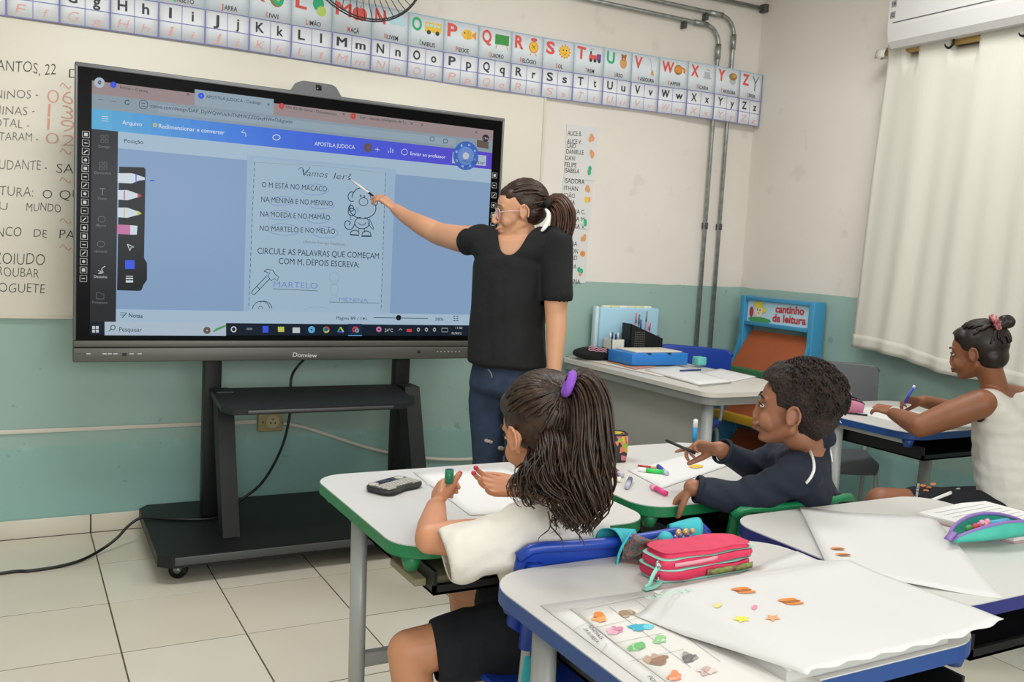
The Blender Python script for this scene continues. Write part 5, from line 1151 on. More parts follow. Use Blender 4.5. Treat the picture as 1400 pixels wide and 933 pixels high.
# ================================================================ people
def ico(sub):
    bm = bmesh.new(); bmesh.ops.create_icosphere(bm, subdivisions=sub, radius=1); v = [x.co.copy() for x in bm.verts]; bm.free(); return v
ICO = {2: ico(2), 3: ico(3)}
class Body:
    """closed convex pieces fused by a voxel remesh into ONE continuous surface"""
    def __init__(s): s.bm = bmesh.new()
    def hull(s, items, T=None, sub=2):
        b = bmesh.new()
        for it in items:
            c, r = V(it[0]), it[1]; rot = it[2] if len(it) > 2 else None
            if not isinstance(r, (tuple, list)): r = (r, r, r)
            for q in ICO[sub]:
                p = V((q.x*r[0], q.y*r[1], q.z*r[2]))
                if rot: p = rot @ p
                p = c+p
                b.verts.new(T @ p if T else p)
        res = bmesh.ops.convex_hull(b, input=b.verts[:])
        bmesh.ops.delete(b, geom=list({g for g in res['geom_interior']+res['geom_unused'] if isinstance(g, bmesh.types.BMVert)}), context='VERTS')
        bmesh.ops.recalc_face_normals(b, faces=b.faces[:])
        me = bpy.data.meshes.new('x'); b.to_mesh(me); b.free(); s.bm.from_mesh(me); bpy.data.meshes.remove(me); return s
    def chain(s, pts, T=None, sub=2):
        for a, b in zip(pts, pts[1:]): s.hull([a, b], T, sub)
        return s
    def build(s, name, m, parent, voxel, smooth=4, fac=.5, disp=None, cut=None):
        me = bpy.data.meshes.new(name); s.bm.to_mesh(me); s.bm.free()
        o = bpy.data.objects.new(name, me); COL.objects.link(o)
        r = o.modifiers.new('r', 'REMESH'); r.mode = 'VOXEL'; r.voxel_size = voxel; r.use_smooth_shade = True
        if smooth: k = o.modifiers.new('s', 'SMOOTH'); k.factor = fac; k.iterations = smooth
        dg = bpy.context.evaluated_depsgraph_get(); me2 = bpy.data.meshes.new_from_object(o.evaluated_get(dg)); o.modifiers.clear()
        o.data = me2; me2.name = name; bpy.data.meshes.remove(me)
        if disp:
            b = bmesh.new(); b.from_mesh(me2); b.normal_update()
            for v in b.verts: v.co += v.normal*disp(v.co)
            b.to_mesh(me2); b.free()
        if cut:
            b = bmesh.new(); b.from_mesh(me2); bmesh.ops.delete(b, geom=[v for v in b.verts if cut(v.co)], context='VERTS')
            nb = {}
            for e in b.edges:
                if e.is_boundary:
                    p, q = e.verts; nb.setdefault(p, []).append(q); nb.setdefault(q, []).append(p)
            for _ in range(30):   # even out the stair-stepped rim
                new = {v: v.co*.4+sum((n.co for n in ns), V((0, 0, 0)))*(.6/len(ns)) for v, ns in nb.items() if len(ns) == 2}
                for v, c in new.items(): v.co = c
            b.to_mesh(me2); b.free()
        me2.materials.clear(); me2.materials.append(m)
        for p in me2.polygons: p.use_smooth = True
        if parent is not None:
            o.parent = parent; me2.transform(world_of(parent).inverted())
        return o
def fr3(o, f, up):
    """x forward, z up-ish, y left"""
    f = V(f).normalized(); up = V(up); l = up.cross(f).normalized(); u = f.cross(l)
    return Matrix(((f.x, l.x, u.x, o[0]), (f.y, l.y, u.y, o[1]), (f.z, l.z, u.z, o[2]), (0, 0, 0, 1)))
def head(B, H_, s=1, kid=0):
    """H_: matrix at the centre of the head; s: size"""
    T = H_ @ Matrix.Scale(s, 4); j = 1-.12*kid
    B.hull([((-.012, 0, .030), (.093, .074, .082))], T, 3)
    B.hull([((.040, 0, .035), (.046, .058, .050)), ((.040, 0, -.02), (.046, .056, .04))], T, 3)
    B.hull([((.040, 0, -.02), (.044, .055, .03)), ((.052-.006*kid, 0, -.072*j), (.034, .034, .022))], T)
    B.hull([((.0, .048, -.045*j), .017), ((.0, -.048, -.045*j), .017), ((.072-.01*kid, .012, -.088*j), .014), ((.072-.01*kid, -.012, -.088*j), .014), ((.03, 0, -.06), .03)], T)
    B.hull([((.080-.009*kid, 0, -.090*j), (.013, .017, .012)), ((.060-.004*kid, 0, -.078*j), .02)], T)
    for y in (1, -1):
        B.hull([((.058, .034*y, -.028), (.024+.004*kid, .022, .026+.003*kid))], T)
        B.hull([((.078, .016*y, .030), (.010, .012, .007)), ((.070, .040*y, .028), (.010, .01, .007))], T)
        B.hull([((.104-.008*kid, .010*y, -.030), (.007, .0065, .006))], T)
        B.hull([((-.004, (.076+.005*kid)*y, -.002), (.016, .006, .023), Euler((0, R(-12), R(18*y))).to_matrix())], T)
        B.hull([((.002, .073*y, -.022), (.010, .006, .013))], T)
        rim = [V((-.004+.017*cos(a), (.080+.005*kid+.004*(1-cos(a)))*y, .0+.026*sin(a))) for a in [R(x) for x in (-60, -20, 30, 80, 120, 160, 200, 230)]]
        B.chain([(p, .0042) for p in rim], T)
    k = .012*kid
    B.hull([((.088, 0, .014), (.007, .008, .008)), ((.108-k, 0, -.022), (.010, .009, .009))], T)
    B.hull([((.100-k, 0, -.028), (.012, .012, .008))], T)
    B.hull([((.094, .0, -.052*j), (.008, .020, .0055)), ((.085, 0, -.048*j), (.008, .024, .008))], T)
    B.hull([((.092, .0, -.064*j), (.008, .017, .0055)), ((.082, 0, -.066*j), (.008, .02, .007))], T)
def face_parts(root, H_, s=1, kid=0, brow='#3A2A20', lip='#A8605A', iris='#3A2A1E', lid=None, skin=None):
    T = H_ @ Matrix.Scale(s, 4); S = T; lk = .003*kid
    for y, nm in ((1, 'left'), (-1, 'right')):
        MB().ell((0, 0, 0), (.0072, .0102, .0046), T=S @ Matrix.Translation((.0795, .031*y, .008)) @ Matrix.Rotation(R(20*y), 4, 'Z')).build('eye_white', mat('eye_white', '#C9C0B8', .3), root)
        MB().ell((.0850, .0295*y, .0085), (.0042, .0062, .0047), T=S, seg=12, rings=8).build('iris', mat('iris_'+iris, iris, .2), root)
        MB().tube([S @ V(p) for p in ((.076, .045*y, .010), (.085, .038*y, .0150), (.0885, .030*y, .0160), (.087, .020*y, .0115))], [.0012, .0018, .0018, .001], n=6).build('eyelashes', mat('lash', '#1C1412', .6), root)
        MB().tube([S @ V(p) for p in ((.074, .052*y, .030), (.0845, .038*y, .036), (.0905, .022*y, .035), (.092, .013*y, .031))], [(.0012, .001), (.003, .0022), (.0035, .002), (.0025, .0015)], n=8).build('eyebrow', mat('brow_'+brow, brow, .8), root)
    mb = MB()
    j = 1-.12*kid
    mb.tube([S @ V((p[0]-lk, p[1], p[2])) for p in ((.090, .021, -.0575*j), (.1008, .009, -.0535*j), (.1020, 0, -.0548*j), (.1008, -.009, -.0535*j), (.090, -.021, -.0575*j))], [.001, .0042, .0042, .0042, .001], n=8)
    mb.tube([S @ V((p[0]-lk, p[1], p[2])) for p in ((.090, .020, -.0595*j), (.0988, .008, -.0645*j), (.0998, 0, -.065*j), (.0988, -.008, -.0645*j), (.090, -.020, -.0595*j))], [.001, .0045, .005, .0045, .001], n=8)
    mb.build('lips', mat('lips_'+lip, lip, .45), root)
def hand(B, T, s=1, curl=(20, 25, 30, 35), thumb=(35, 20, 10), spread=4, side=1, straight=None):
    """T: wrist; x toward fingertips, y toward the thumb, z = back of the hand"""
    T = T @ Matrix.Scale(s, 4) @ Matrix.Diagonal((1, side, 1, 1))
    B.hull([((0, .014, 0), (.016, .013, .013)), ((0, -.014, 0), (.016, .013, .013)), ((.03, .022, 0), (.014, .014, .012)), ((.03, -.022, 0), (.014, .012, .011))], T)
    B.hull([((.03, .022, 0), (.014, .014, .012)), ((.03, -.022, 0), (.014, .012, .011)), ((.082, .030, .001), .0105), ((.080, -.028, 0), .0095), ((.086, .010, .002), .011)], T)
    tips = []
    for i, (y, L, r) in enumerate(((.030, .070, .0100), (.0105, .078, .0102), (-.009, .072, .0098), (-.027, .056, .0088))):
        c = curl[i] if isinstance(curl, (tuple, list)) else curl
        p = V((.083-.004*abs(i-1), y, .0)); a = R(c*.7); sp = R(spread*(1.2-i)); pts = [(p.copy(), r*1.05)]
        for q, (fl, da) in enumerate(((.45, 1.0), (.30, .7), (.25, 0))):
            d = V((cos(a)*cos(sp), cos(a)*sin(sp), -sin(a))); p = p+d*L*fl; pts.append((p.copy(), r*(1-.1*(q+1)))); a += R(c)*da
        B.chain(pts, T); tips.append(T @ p)
    a0, a1, dn = thumb
    p = V((.018, .026, -.004)); pts = [(p.copy(), .014)]
    d1 = V((cos(R(a0+12)), sin(R(a0+12)), -sin(R(dn)))).normalized(); p = p+d1*.040; pts.append((p.copy(), .0125))
    d2 = V((cos(R(a0)), sin(R(a0)), -sin(R(dn)))).normalized(); p = p+d2*.028; pts.append((p.copy(), .0112))
    d3 = V((cos(R(a0-a1)), sin(R(a0-a1)), -sin(R(dn+8)))).normalized(); p = p+d3*.024; pts.append((p.copy(), .0092))
    B.chain(pts, T); tips.append(T @ p); return tips
def limb(B, pts, sub=2): B.chain(pts, None, sub)
def skinm(n, c, c2): 
    return mat('skin_'+n, c, .5, noise_=(8, c2, .5), bump=(220, .06), sss=.12)
def hairm(n, c, c2):
    return mat('hair_'+n, c, .42, noise_=(60, c2, .8), spec=.4)
def strands(root, name, m, paths, r, n=5, group=50):
    """many tapered locks joined in one part"""
    mb = MB()
    for pts in paths:
        N = len(pts); mb.tube(pts, [r*(1-.75*max(0, (k/(N-1)-.5)*2)**1.5)*(.6 if k == 0 else 1) for k in range(N)], n=n)
    o = mb.build(name, m, root); return o
def X3(u, v, f): return at_f(u, v, f)
rnd2 = random.Random(11)
# ---------------------------------------------------------------- the teacher
tch = thing('person', 'adult in black t-shirt, ripped jeans and clear glasses pointing a pen at the big screen', 'person', (1.80, 3.28, 0))
sk = skinm('teacher', '#CF9A78', '#C48A68')
vd = (FW-V((0, 0, FW.z))).normalized(); rt = V((RT.x, RT.y, 0)).normalized()   # away from / to the right of the camera
hc = X3(712, 290, 3.68)
hf = -rt*.96-vd*.10+V((0, 0, -.16))
HT = fr3(hc, hf, (0, 0, 1)) @ Matrix.Rotation(R(-2), 4, 'X')
B = Body(); head(B, HT, 1.05)
neck0 = X3(716, 318, 3.68); neck1 = X3(712, 352, 3.70)
B.chain([(neck0, .050), (neck1, .056)], sub=3)
rsh, lsh = X3(656, 327, 3.74), X3(758, 330, 3.60)
chest = X3(700, 375, 3.70); 
B.hull([(rsh+V((0, 0, -.02)), .045), (lsh+V((0, 0, -.02)), .045), (neck1, .05), (chest, (.10, .08, .09))])
B.hull([(chest, .085), (X3(694, 500, 3.70), .075)])
rel, rwr = X3(600, 320, 3.92), X3(541, 286, 4.07)
limb(B, [(rsh, .058), (X3(630, 327, 3.82), .056), (rel, .049)], 3); limb(B, [(rel, .049), (X3(578, 309, 3.97), .044), (X3(556, 297, 4.03), .033), (rwr, .025)], 3)
lel, lwr = X3(760, 430, 3.60), X3(757, 512, 3.56)
limb(B, [(lsh, .058), (X3(760, 385, 3.60), .053), (lel, .043)], 3); limb(B, [(lel, .043), (X3(760, 458, 3.59), .040), (lwr, .027)], 3)
# pointing hand holding the pen
pend = at_y(477, 244, 4.065)
hx = (X3(503, 255, 4.09)-rwr).normalized()
TR = frame(rwr, hx, V((0, 0, 1))*.9+rt*.3-vd*.3)
tipsT = hand(B, TR, .92, curl=(22, 30, 40, 46), thumb=(14, 6, 24), spread=3, side=-1)
TL = frame(lwr, X3(756, 560, 3.54)-lwr, rt*1.0-vd*.2)
hand(B, TL, .95, curl=(18, 22, 26, 30), thumb=(28, 10, 12), side=-1)
# legs
hipR, hipL = X3(670, 512, 3.76), X3(720, 512, 3.67); kR, kL = X3(668, 630, 3.72), X3(712, 640, 3.60)
ftR, ftL = V((1.725, 3.33, .10)), V((1.93, 3.22, .10))
for h, k, f_ in ((hipR, kR, ftR), (hipL, kL, ftL)):
    limb(B, [(h.lerp(X3(694, 512, 3.71), .3), .056), (h.lerp(k, .3), .066), (k, .054)], 3); limb(B, [(k, .055), (k.lerp(f_, .35), .054), (f_, .036)], 3)
    d = V((-.62, -.55, 0)).normalized()
    B.chain([(f_-V((0, 0, .055)), (.035, .035, .03)), (f_+d*.10-V((0, 0, .065)), (.034, .034, .022)), (f_+d*.16-V((0, 0, .072)), (.026, .026, .016))])
body = B.build('body', sk, tch, .0042, 4)
face_parts(tch, HT, 1.05, brow='#4A3428', lip='#B8706A')
# t-shirt
blk = mat('tshirt_black', '#0A0B0D', .85, bump=(26, .35))
B = Body()
hem = X3(693, 496, 3.70)
latax = rt*.92-vd*.38
def erot(): 
    x = latax.normalized(); z = V((0, 0, 1)); y = z.cross(x); return Matrix((x, y, z)).transposed()
er = erot()
B.hull([(chest+V((0, 0, .03)), (.165, .118, .10), er), (X3(692, 440, 3.71), (.158, .128, .08), er)], sub=3)
B.hull([(X3(692, 440, 3.71), (.158, .128, .08), er), (hem, (.168, .130, .028), er)], sub=3)
B.hull([(chest+V((0, 0, .06)), (.155, .11, .07), er), (rsh+V((0, 0, -.005)), .060), (lsh+V((0, 0, -.005)), .060), (X3(713, 338, 3.70), (.075, .065, .02), er)], sub=2)
B.hull([(chest+V((0, 0, -.015))-vd*.035-rt*.02, (.125, .085, .07), er), (X3(692, 430, 3.69), (.13, .10, .05), er)], sub=3)
B.chain([(rsh, .064), (X3(642, 328, 3.79), .0625)], sub=3)
B.chain([(lsh+rt*.008, .066), (X3(762, 402, 3.60), .0615)], sub=3)
nk = X3(700, 342, 3.60)
def dsp(c):
    return .006*noise.noise(c*9)+.004*noise.noise(V((c.x*26, c.y*26, c.z*7)))
necktop = X3(712, 338, 3.69)
shoulder_ax = (lsh-rsh).normalized()
def cutneck(c):
    d = c-necktop; up_ = d.z
    q = V((d.dot(latax.normalized())/.078, d.dot(-vd.cross(V((0, 0, 1))).cross(V((0, 0, 1))))/.085, 0))
    return (c.z > necktop.z-.055 and q.length < 1 and c.z > necktop.z-.06-.02*(d.dot(-vd) > 0)) 
def cutt(c):
    # neckline scoop: lower towards the front
    d = c-necktop; a = d.dot(latax.normalized()); b_ = d.dot((-vd-rt*.35).normalized())
    if (a/.082)**2+((b_-.015)/.10)**2 < 1 and c.z > necktop.z-.08: return True
    return (c-X3(642, 328, 3.79)).dot((rel-rsh).normalized()) > .046 and (c-rsh).length < .30 and c.z > rsh.z-.12 and (c-rsh).dot(rt) < 0 or ((c-X3(762, 402, 3.60)).dot(V((0, 0, -1))) > .03 and (c-X3(762, 402, 3.60)).length < .078)
shirt = B.build('tshirt', blk, tch, .0065, 5, disp=dsp, cut=cutt)
so_ = shirt.modifiers.new('thickness', 'SOLIDIFY'); so_.thickness = .003; so_.offset = -1
# jeans
jn = mat('denim', '#1C2A3E', .85, noise_=(14, '#2B3D58', .8), bump=(120, .2))
B = Body()
B.hull([(X3(694, 485, 3.71), (.140, .110, .03), er), (X3(694, 528, 3.71), (.162, .130, .055), er)], sub=3)
for h, k, f_, sgn in ((hipR, kR, ftR, -1), (hipL, kL, ftL, 1)):
    B.hull([(X3(694, 528, 3.71)+latax*.07*sgn, .088), (h.lerp(k, .3), .088)], sub=3); B.chain([(h.lerp(k, .3), .088), (k, .064), (k.lerp(f_, .35), .060), (f_+V((0, 0, -.01)), .047)], sub=3)
jeans = B.build('jeans', jn, tch, .007, 4, disp=lambda c: .004*noise.noise(V((c.x*14, c.y*14, c.z*9))))
def onto(u, v, f0, src):
    """a point just outside a garment along the view ray through (u, v)"""
    inv = world_of(src.parent).inverted(); o = inv @ CAM; d = (inv.to_3x3() @ ray(u, v)).normalized()
    hit, loc, nrm, idx = src.ray_cast(o, d)
    return (world_of(src.parent) @ loc)-ray(u, v).normalized()*.003 if hit else at_f(u, v, f0)
bpy.context.view_layer.update()
MB().tube(smooth_path([onto(667, 505, 3.6, jeans), onto(671, 510, 3.6, jeans), onto(673, 517, 3.6, jeans)], 4), .0022, n=6).build('pocket_seam', mat('seam_tan', '#8C8478', .7), tch)
rip = mat('rip_white', '#C9BDB4', .8, noise_=(200, '#7A6A60', .8), bump=(300, .5))
for (u, v, w2, h2) in ((668, 603, .030, .008), (683, 612, .034, .010), (688, 628, .035, .016), (672, 640, .02, .008)):
    c = onto(u, v, 3.6, jeans)
    B = Body(); B.hull([(c-rt*w2*.4+vd*.004, (.008, .006, h2)), (c+rt*w2*.4+V((0, 0, -.006))+vd*.004, (.008, .006, h2))]); B.build('frayed_rip', rip, tch, .004, 2, disp=lambda c: .003*noise.noise(c*180))
for f_ in (ftR, ftL):
    d = V((-.62, -.55, 0)).normalized(); B = Body()
    B.hull([(f_-d*.035+V((0, 0, -.05)), (.036, .036, .042)), (f_+d*.10-V((0, 0, .062)), (.044, .044, .032)), (f_+d*.17-V((0, 0, .070)), (.032, .032, .022))]); B.build('shoe', mat('shoe_beige', '#D8C8B4', .6), tch, .006, 3)
    B = Body(); B.hull([(f_-d*.04+V((0, 0, -.092)), (.038, .038, .007)), (f_+d*.10-V((0, 0, .092)), (.047, .047, .007)), (f_+d*.175-V((0, 0, .092)), (.034, .034, .007))]); B.build('shoe_sole', mat('sole_dark', '#3A3432', .7), tch, .006, 1)
# hair
hd = hairm('teacher', '#2A1B14', '#4A2F20')
B = Body(); T = HT
B.hull([((-.024, 0, .040), (.092, .082, .086))], T, 3); B.hull([((.022, 0, .068), (.058, .066, .048))], T, 3)
B.hull([((-.045, 0, -.005), (.062, .074, .055))], T, 3)
def hcut(c):
    p = HT.inverted() @ c
    return p.x > .052-.0*p.z and p.z < .075 and p.x > .075-.25*p.z+0 or (p.x > .012 and p.z < .012) or (p.x > .030 and p.z < .045)
B.build('hair_cap', hd, tch, .004, 3, cut=hcut)
tie = HT @ V((-.108, 0, .035))
paths = []
def capstrand(T, az, el, tiep, R_=(.096, .084, .093), c0=(-.022, 0, .038), wob=.0015, rn=rnd2, lift=1.0):
    """a lock from the hairline over the skull to the tie"""
    a = V((cos(el)*cos(az), cos(el)*sin(az), sin(el))); b = (V(tiep)-V(c0)); b = V((b.x/R_[0], b.y/R_[1], b.z/R_[2])).normalized()
    out = []
    for k in range(12):
        t = k/11; d = a.lerp(b, t); 
        if d.length < .05: d = V((0, 0, 1))
        d.normalize(); s_ = lift*(1+.006*rn.uniform(-1, 1))
        out.append(T @ (V(c0)+V((d.x*R_[0], d.y*R_[1], d.z*R_[2]))*s_+V((rn.uniform(-wob, wob),)*3)))
    return out
tl = (-.108, 0, .035)
for k in range(170):
    az = rnd2.uniform(-pi*.98, pi*.98); el = rnd2.uniform(-.5, 1.1) if abs(az) > 1.2 else rnd2.uniform(.42, 1.2)
    if abs(az) < 1.75 and el < .25: el = rnd2.uniform(.3, 1.0)
    paths.append(capstrand(HT, az, el, tl))
strands(tch, 'combed_hair', hd, paths, .0042, 5)
# ponytail
def tail(root, path, rad, nst, m, r, wav, rn, name='ponytail', curl=0, freq=7):
    paths = []; L = len(path)
    P = smooth_path(path, 5); N = len(P)
    for k in range(nst):
        a = rn.uniform(0, 2*pi); q = rn.uniform(.2, 1)**.5; ph = rn.uniform(0, 6); fl = rn.uniform(.8, 1.05); out = []
        n_ = int((N-1)*fl) if fl < 1 else N-1
        for i in range(n_+1):
            t = i/(N-1); d = (P[min(i+1, N-1)]-P[max(i-1, 0)]).normalized(); s1 = d.cross(V((.3, .9, .1))).normalized(); s2 = d.cross(s1)
            rr = rad(t)*q; cu = curl*max(0, t-.35)
            out.append(P[i]+s1*(rr*cos(a)+wav*sin(freq*t*2+ph)*t+cu*sin(freq*4*t+ph))+s2*(rr*sin(a)+wav*cos(freq*t*2+ph)*t+cu*cos(freq*4*t+ph)))
        paths.append(out)
    return strands(root, name, m, paths, r, 5)
tp = [X3(752, 283, 3.62), X3(762, 278, 3.60), X3(770, 295, 3.59), X3(766, 322, 3.60), X3(752, 338, 3.60), X3(738, 349, 3.60)]
tail(tch, tp, lambda t: .012+.036*sin(pi*min(1, .12+t*.9)), 170, hairm('teacher_tail', '#3A241A', '#5C3A28'), .0036, .004, rnd2)
# hair tie, white clip
MB().tube([X3(748, 274, 3.58), X3(752, 282, 3.575)], .016, n=12).build('hair_tie', mat('tie_black', '#141414', .8), tch)
clip = [X3(746, 286, 3.57), X3(750, 292, 3.56), X3(749, 303, 3.555), X3(744, 312, 3.555), X3(740, 316, 3.56)]
MB().tube(smooth_path(clip, 4), [(.004+.006*sin(pi*k/16), .004) for k in range(17)], n=10).build('hair_clip', mat('clip_white', '#E8E4E0', .3), tch)
# glasses
gm = mat('glasses_clear_pink', '#D8B8B4', .2)
glass = bpy.data.materials.new('lens_glass'); glass.use_nodes = True; bb_ = glass.node_tree.nodes['Principled BSDF']; bb_.inputs['Base Color'].default_value = (.9, .9, 1, 1); bb_.inputs['Roughness'].default_value = .05; bb_.inputs['Alpha'].default_value = .25
gt = MB()
for y in (1, -1):
    ring = [HT @ V((.100-.012*abs(sin(a)*0)-.010*abs(.031*1+.024*cos(a))/.055, (.033+.026*cos(a))*y, .004+.022*sin(a))) for a in [2*pi*k/20 for k in range(21)]]
    gt.tube(ring, .0017, n=6, caps=False)
    MB().add(ring[:-1], [tuple(range(20))]).build('lens', glass, tch)
    gt.tube([HT @ V((.092, .058*y, .010)), HT @ V((.05, .076*y, .008)), HT @ V((.0, .0825*y, .004)), HT @ V((-.012, .083*y, -.008))], .0019, n=6)
gt.tube([HT @ V((.1, .008, .008)), HT @ V((.105, 0, .010)), HT @ V((.1, -.008, .008))], .0016, n=6)
gt.build('glasses_frame', gm, tch)
# bracelet and nails
MB().tube([rwr+hx*(-.012)+(TR.col[1].xyz*cos(a)+TR.col[2].xyz*sin(a))*.0255 for a in [2*pi*k/16 for k in range(17)]], .0022, n=6, caps=False).build('bracelet', mat('beads_gold', '#C9A86A', .35, metal=.5), tch)
# pen held by the teacher
pe = thing('stylus_pen', 'white and black stylus held by the person in black at the screen', 'pen', pend)
grip = tipsT[0].lerp(tipsT[4], .5)-vd*.004; dd_ = (grip-pend).normalized(); p1 = pend+dd_*.15
MB().tube([pend, pend+dd_*.012], [.002, .0045], n=10).build('tip', black_plastic, pe)
MB().tube([pend+dd_*.012, p1-dd_*.03], .0052, n=12).build('barrel', mat('stylus_white', '#D8D4D0', .35), pe)
MB().tube([p1-dd_*.03, p1], [.0053, .004], n=12).build('end_cap', black_plastic, pe)
# ---------------------------------------------------------------- nearest girl
gr = thing('person', 'child in white t-shirt with long curly ponytail and purple hair tie, seen from behind', 'person', (1.12, 1.75, .45))
sg_ = skinm('girl', '#C98D6A', '#BA7C58')
hc = X3(742, 594, 1.96)
hf = (vd*.78-rt*.66+V((0, 0, -.34))).normalized()
HG = fr3(hc, hf, V((0, 0, 1))-rt*.04)
sG = 1.0
B = Body(); head(B, HG, sG, 1)
shL, shR = X3(675, 736, 1.93), X3(803, 728, 2.09)
nb_ = X3(756, 690, 1.97); 
B.chain([(HG @ V((-.03, 0, -.06)), .046), (nb_, .044)], sub=3)
B.hull([(nb_, .04), (shL, .034), (shR, .034), (X3(752, 740, 2.03), .07)])
hipc = V((1.17, 1.79, .54))
B.hull([(X3(752, 760, 2.03), .085), (hipc, .10)], sub=3)
elL = X3(588, 748, 1.94); wrL = X3(596, 694, 2.15)
elL.z = max(elL.z, .785)
limb(B, [(shL, .042), (shL.lerp(elL, .5), .040), (elL, .033)], 3); limb(B, [(elL, .034), (elL.lerp(wrL, .35), .034), (wrL, .024)], 3)
wrR = X3(712, 668, 2.15); elR = X3(790, 705, 2.10)
limb(B, [(shR, .040), (elR, .032)], 3); limb(B, [(elR, .033), (elR.lerp(wrR, .4), .032), (wrR, .0225)], 3)
# left hand: fist-like with thumb pointing right, holding the green cap
TL = frame(wrL, X3(606, 662, 2.20)-wrL+V((.0, .02, .0)), -rt*.9-vd*.25+V((0, 0, .45)))
tipsL = hand(B, TL, .80, curl=(60, 64, 66, 68), thumb=(58, 8, 4), spread=2, side=-1)
# right hand: palm up, fingers to the left, thumb up
TRr = frame(wrR, (X3(655, 664, 2.13)-wrR), V((0, 0, -.72))+vd*.55+rt*.1)
tipsR = hand(B, TRr, .80, curl=(20, 22, 26, 30), thumb=(24, 8, -22), spread=6, side=1)
hpL, hpR = hipc+V((-.075, 0, -.03)), hipc+V((.085, .03, -.03)); knL, knR = V((.80, 1.86, .475)), V((1.10, 2.18, .47))
limb(B, [(hpL, .072), (knL, .050)], 3); limb(B, [(hpR, .072), (knR, .05)], 3)
ftL, ftR = V((.84, 1.78, .07)), V((1.12, 2.12, .07))
for k, f_ in ((knL, ftL), (knR, ftR)):
    limb(B, [(k, .050), (k.lerp(f_, .35), .046), (f_, .030)], 3)
    B.chain([(f_-V((0, 0, .03)), .028), (f_+V((-.05, .09, -.045)), .022)])
B.build('body', sg_, gr, .0036, 4)
face_parts(gr, HG, sG, 1, brow='#2A1D16')
# painted nails
nlm = mat('nail_pink', '#C83C5A', .25)
for p in (tipsL[4], tipsR[4], tipsR[0], tipsR[1]): MB().ell(p, .0062, seg=10, rings=7).build('painted_nail', nlm, gr)
MB().tube([wrR-(wrR-elR).normalized()*.03+V((.0, .026*cos(a), .030*sin(a)))+rt*0 for a in [2*pi*k/16 for k in range(17)]], .0018, n=6, caps=False).build('wrist_cord', mat('cord_brown', '#4A2E22', .7), gr)
# t-shirt
wt = mat('tshirt_white', '#DDD7CD', .88, bump=(14, .6))
B = Body(); axl = (shR-shL); axl.z = 0; axl.normalize()
def rotx(ax): x = V(ax).normalized(); z = V((0, 0, 1)); y = z.cross(x).normalized(); return Matrix((x, y, z)).transposed()
er = rotx(axl)
back_ = V((axl.y, -axl.x, 0))
B.hull([(nb_+V((0, 0, -.008))+back_*.004, (.060, .056, .028), er), (shL+V((0, 0, -.0)), .047), (shR, .047), (X3(752, 755, 2.03), (.135, .095, .06), er)], sub=3)
B.hull([(X3(752, 755, 2.03), (.138, .098, .07), er), (X3(757, 800, 2.06), (.138, .108, .05), er)], sub=3)
B.hull([(X3(757, 800, 2.06), (.138, .108, .05), er), (hipc+V((-.0, -.0, .02)), (.150, .122, .05), er)], sub=3)
sl1 = X3(624, 752, 1.91)
B.hull([(shL+V((0, 0, .0)), .048), (sl1, .060)], sub=3); B.hull([(shL+V((.02, 0, -.03)), .05), (sl1+V((.018, .0, -.018)), .056)], sub=3)
B.chain([(shR, .048), (shR.lerp(elR, .5)+V((0, 0, 0)), .050)], sub=3)
dL = (sl1-shL).normalized()
def fold(c): return .010*noise.noise(c*8)+.010*noise.noise(V((c.x*22+c.z*6, c.y*22, c.z*10)))
nkc = nb_+V((0, 0, .015))
def cutg(c):
    if (c-sl1).dot(dL) > .030 and (c-sl1).length < .13: return True
    d = c-nkc; return V((d.x, d.y, 0)).length < .050 and d.z > -.075
s_ = B.build('tshirt', wt, gr, .006, 5, disp=fold, cut=cutg)
so_ = s_.modifiers.new('thickness', 'SOLIDIFY'); so_.thickness = .0035; so_.offset = -1
# collar and cuff
ck = [nb_+V((.0, .0, .010))+(er @ V((.053*cos(a), .050*sin(a), -.006*sin(a)))) for a in [2*pi*k/24 for k in range(25)]]
MB().tube(ck, [(.009, .0035)]*25, n=8, flat=(0, 0, 1), caps=False).build('collar', mat('collar_white', '#E0DAD0', .85), gr)
# shorts
nv = mat('navy_cloth', '#0D1119', .88, bump=(30, .3))
B = Body(); B.hull([(hipc+V((0, 0, .02)), (.140, .115, .05), er), (hipc+V((0, 0, -.03)), (.15, .125, .05), er)], sub=3)
for h, k in ((hpL, knL), (hpR, knR)):
    e = h.lerp(k, .68); B.hull([(h, .088), (e+V((0, 0, -.006)), .078)], sub=3); B.hull([(h+V((0, 0, -.03)), .08), (e+V((0, 0, -.04)), (.07, .07, .05))], sub=3)
def cuts(c):
    for h, k in ((hpL, knL), (hpR, knR)):
        if (c-h.lerp(k, .68)).dot((k-h).normalized()) > .045 and (c-h.lerp(k, .68)).length < .16: return True
s_ = B.build('shorts', nv, gr, .0065, 4, disp=lambda c: .006*noise.noise(c*11)+.004*noise.noise(V((c.x*30, c.y*30, c.z*8))), cut=cuts)
so_ = s_.modifiers.new('thickness', 'SOLIDIFY'); so_.thickness = .003; so_.offset = -1
for f_ in (ftL, ftR):
    B = Body(); B.hull([(f_-V((0, 0, .035)), (.034, .034, .034)), (f_+V((-.055, .10, -.045)), (.032, .032, .024))]); B.build('shoe', mat('shoe_black', '#1C1C20', .6), gr, .006, 2)
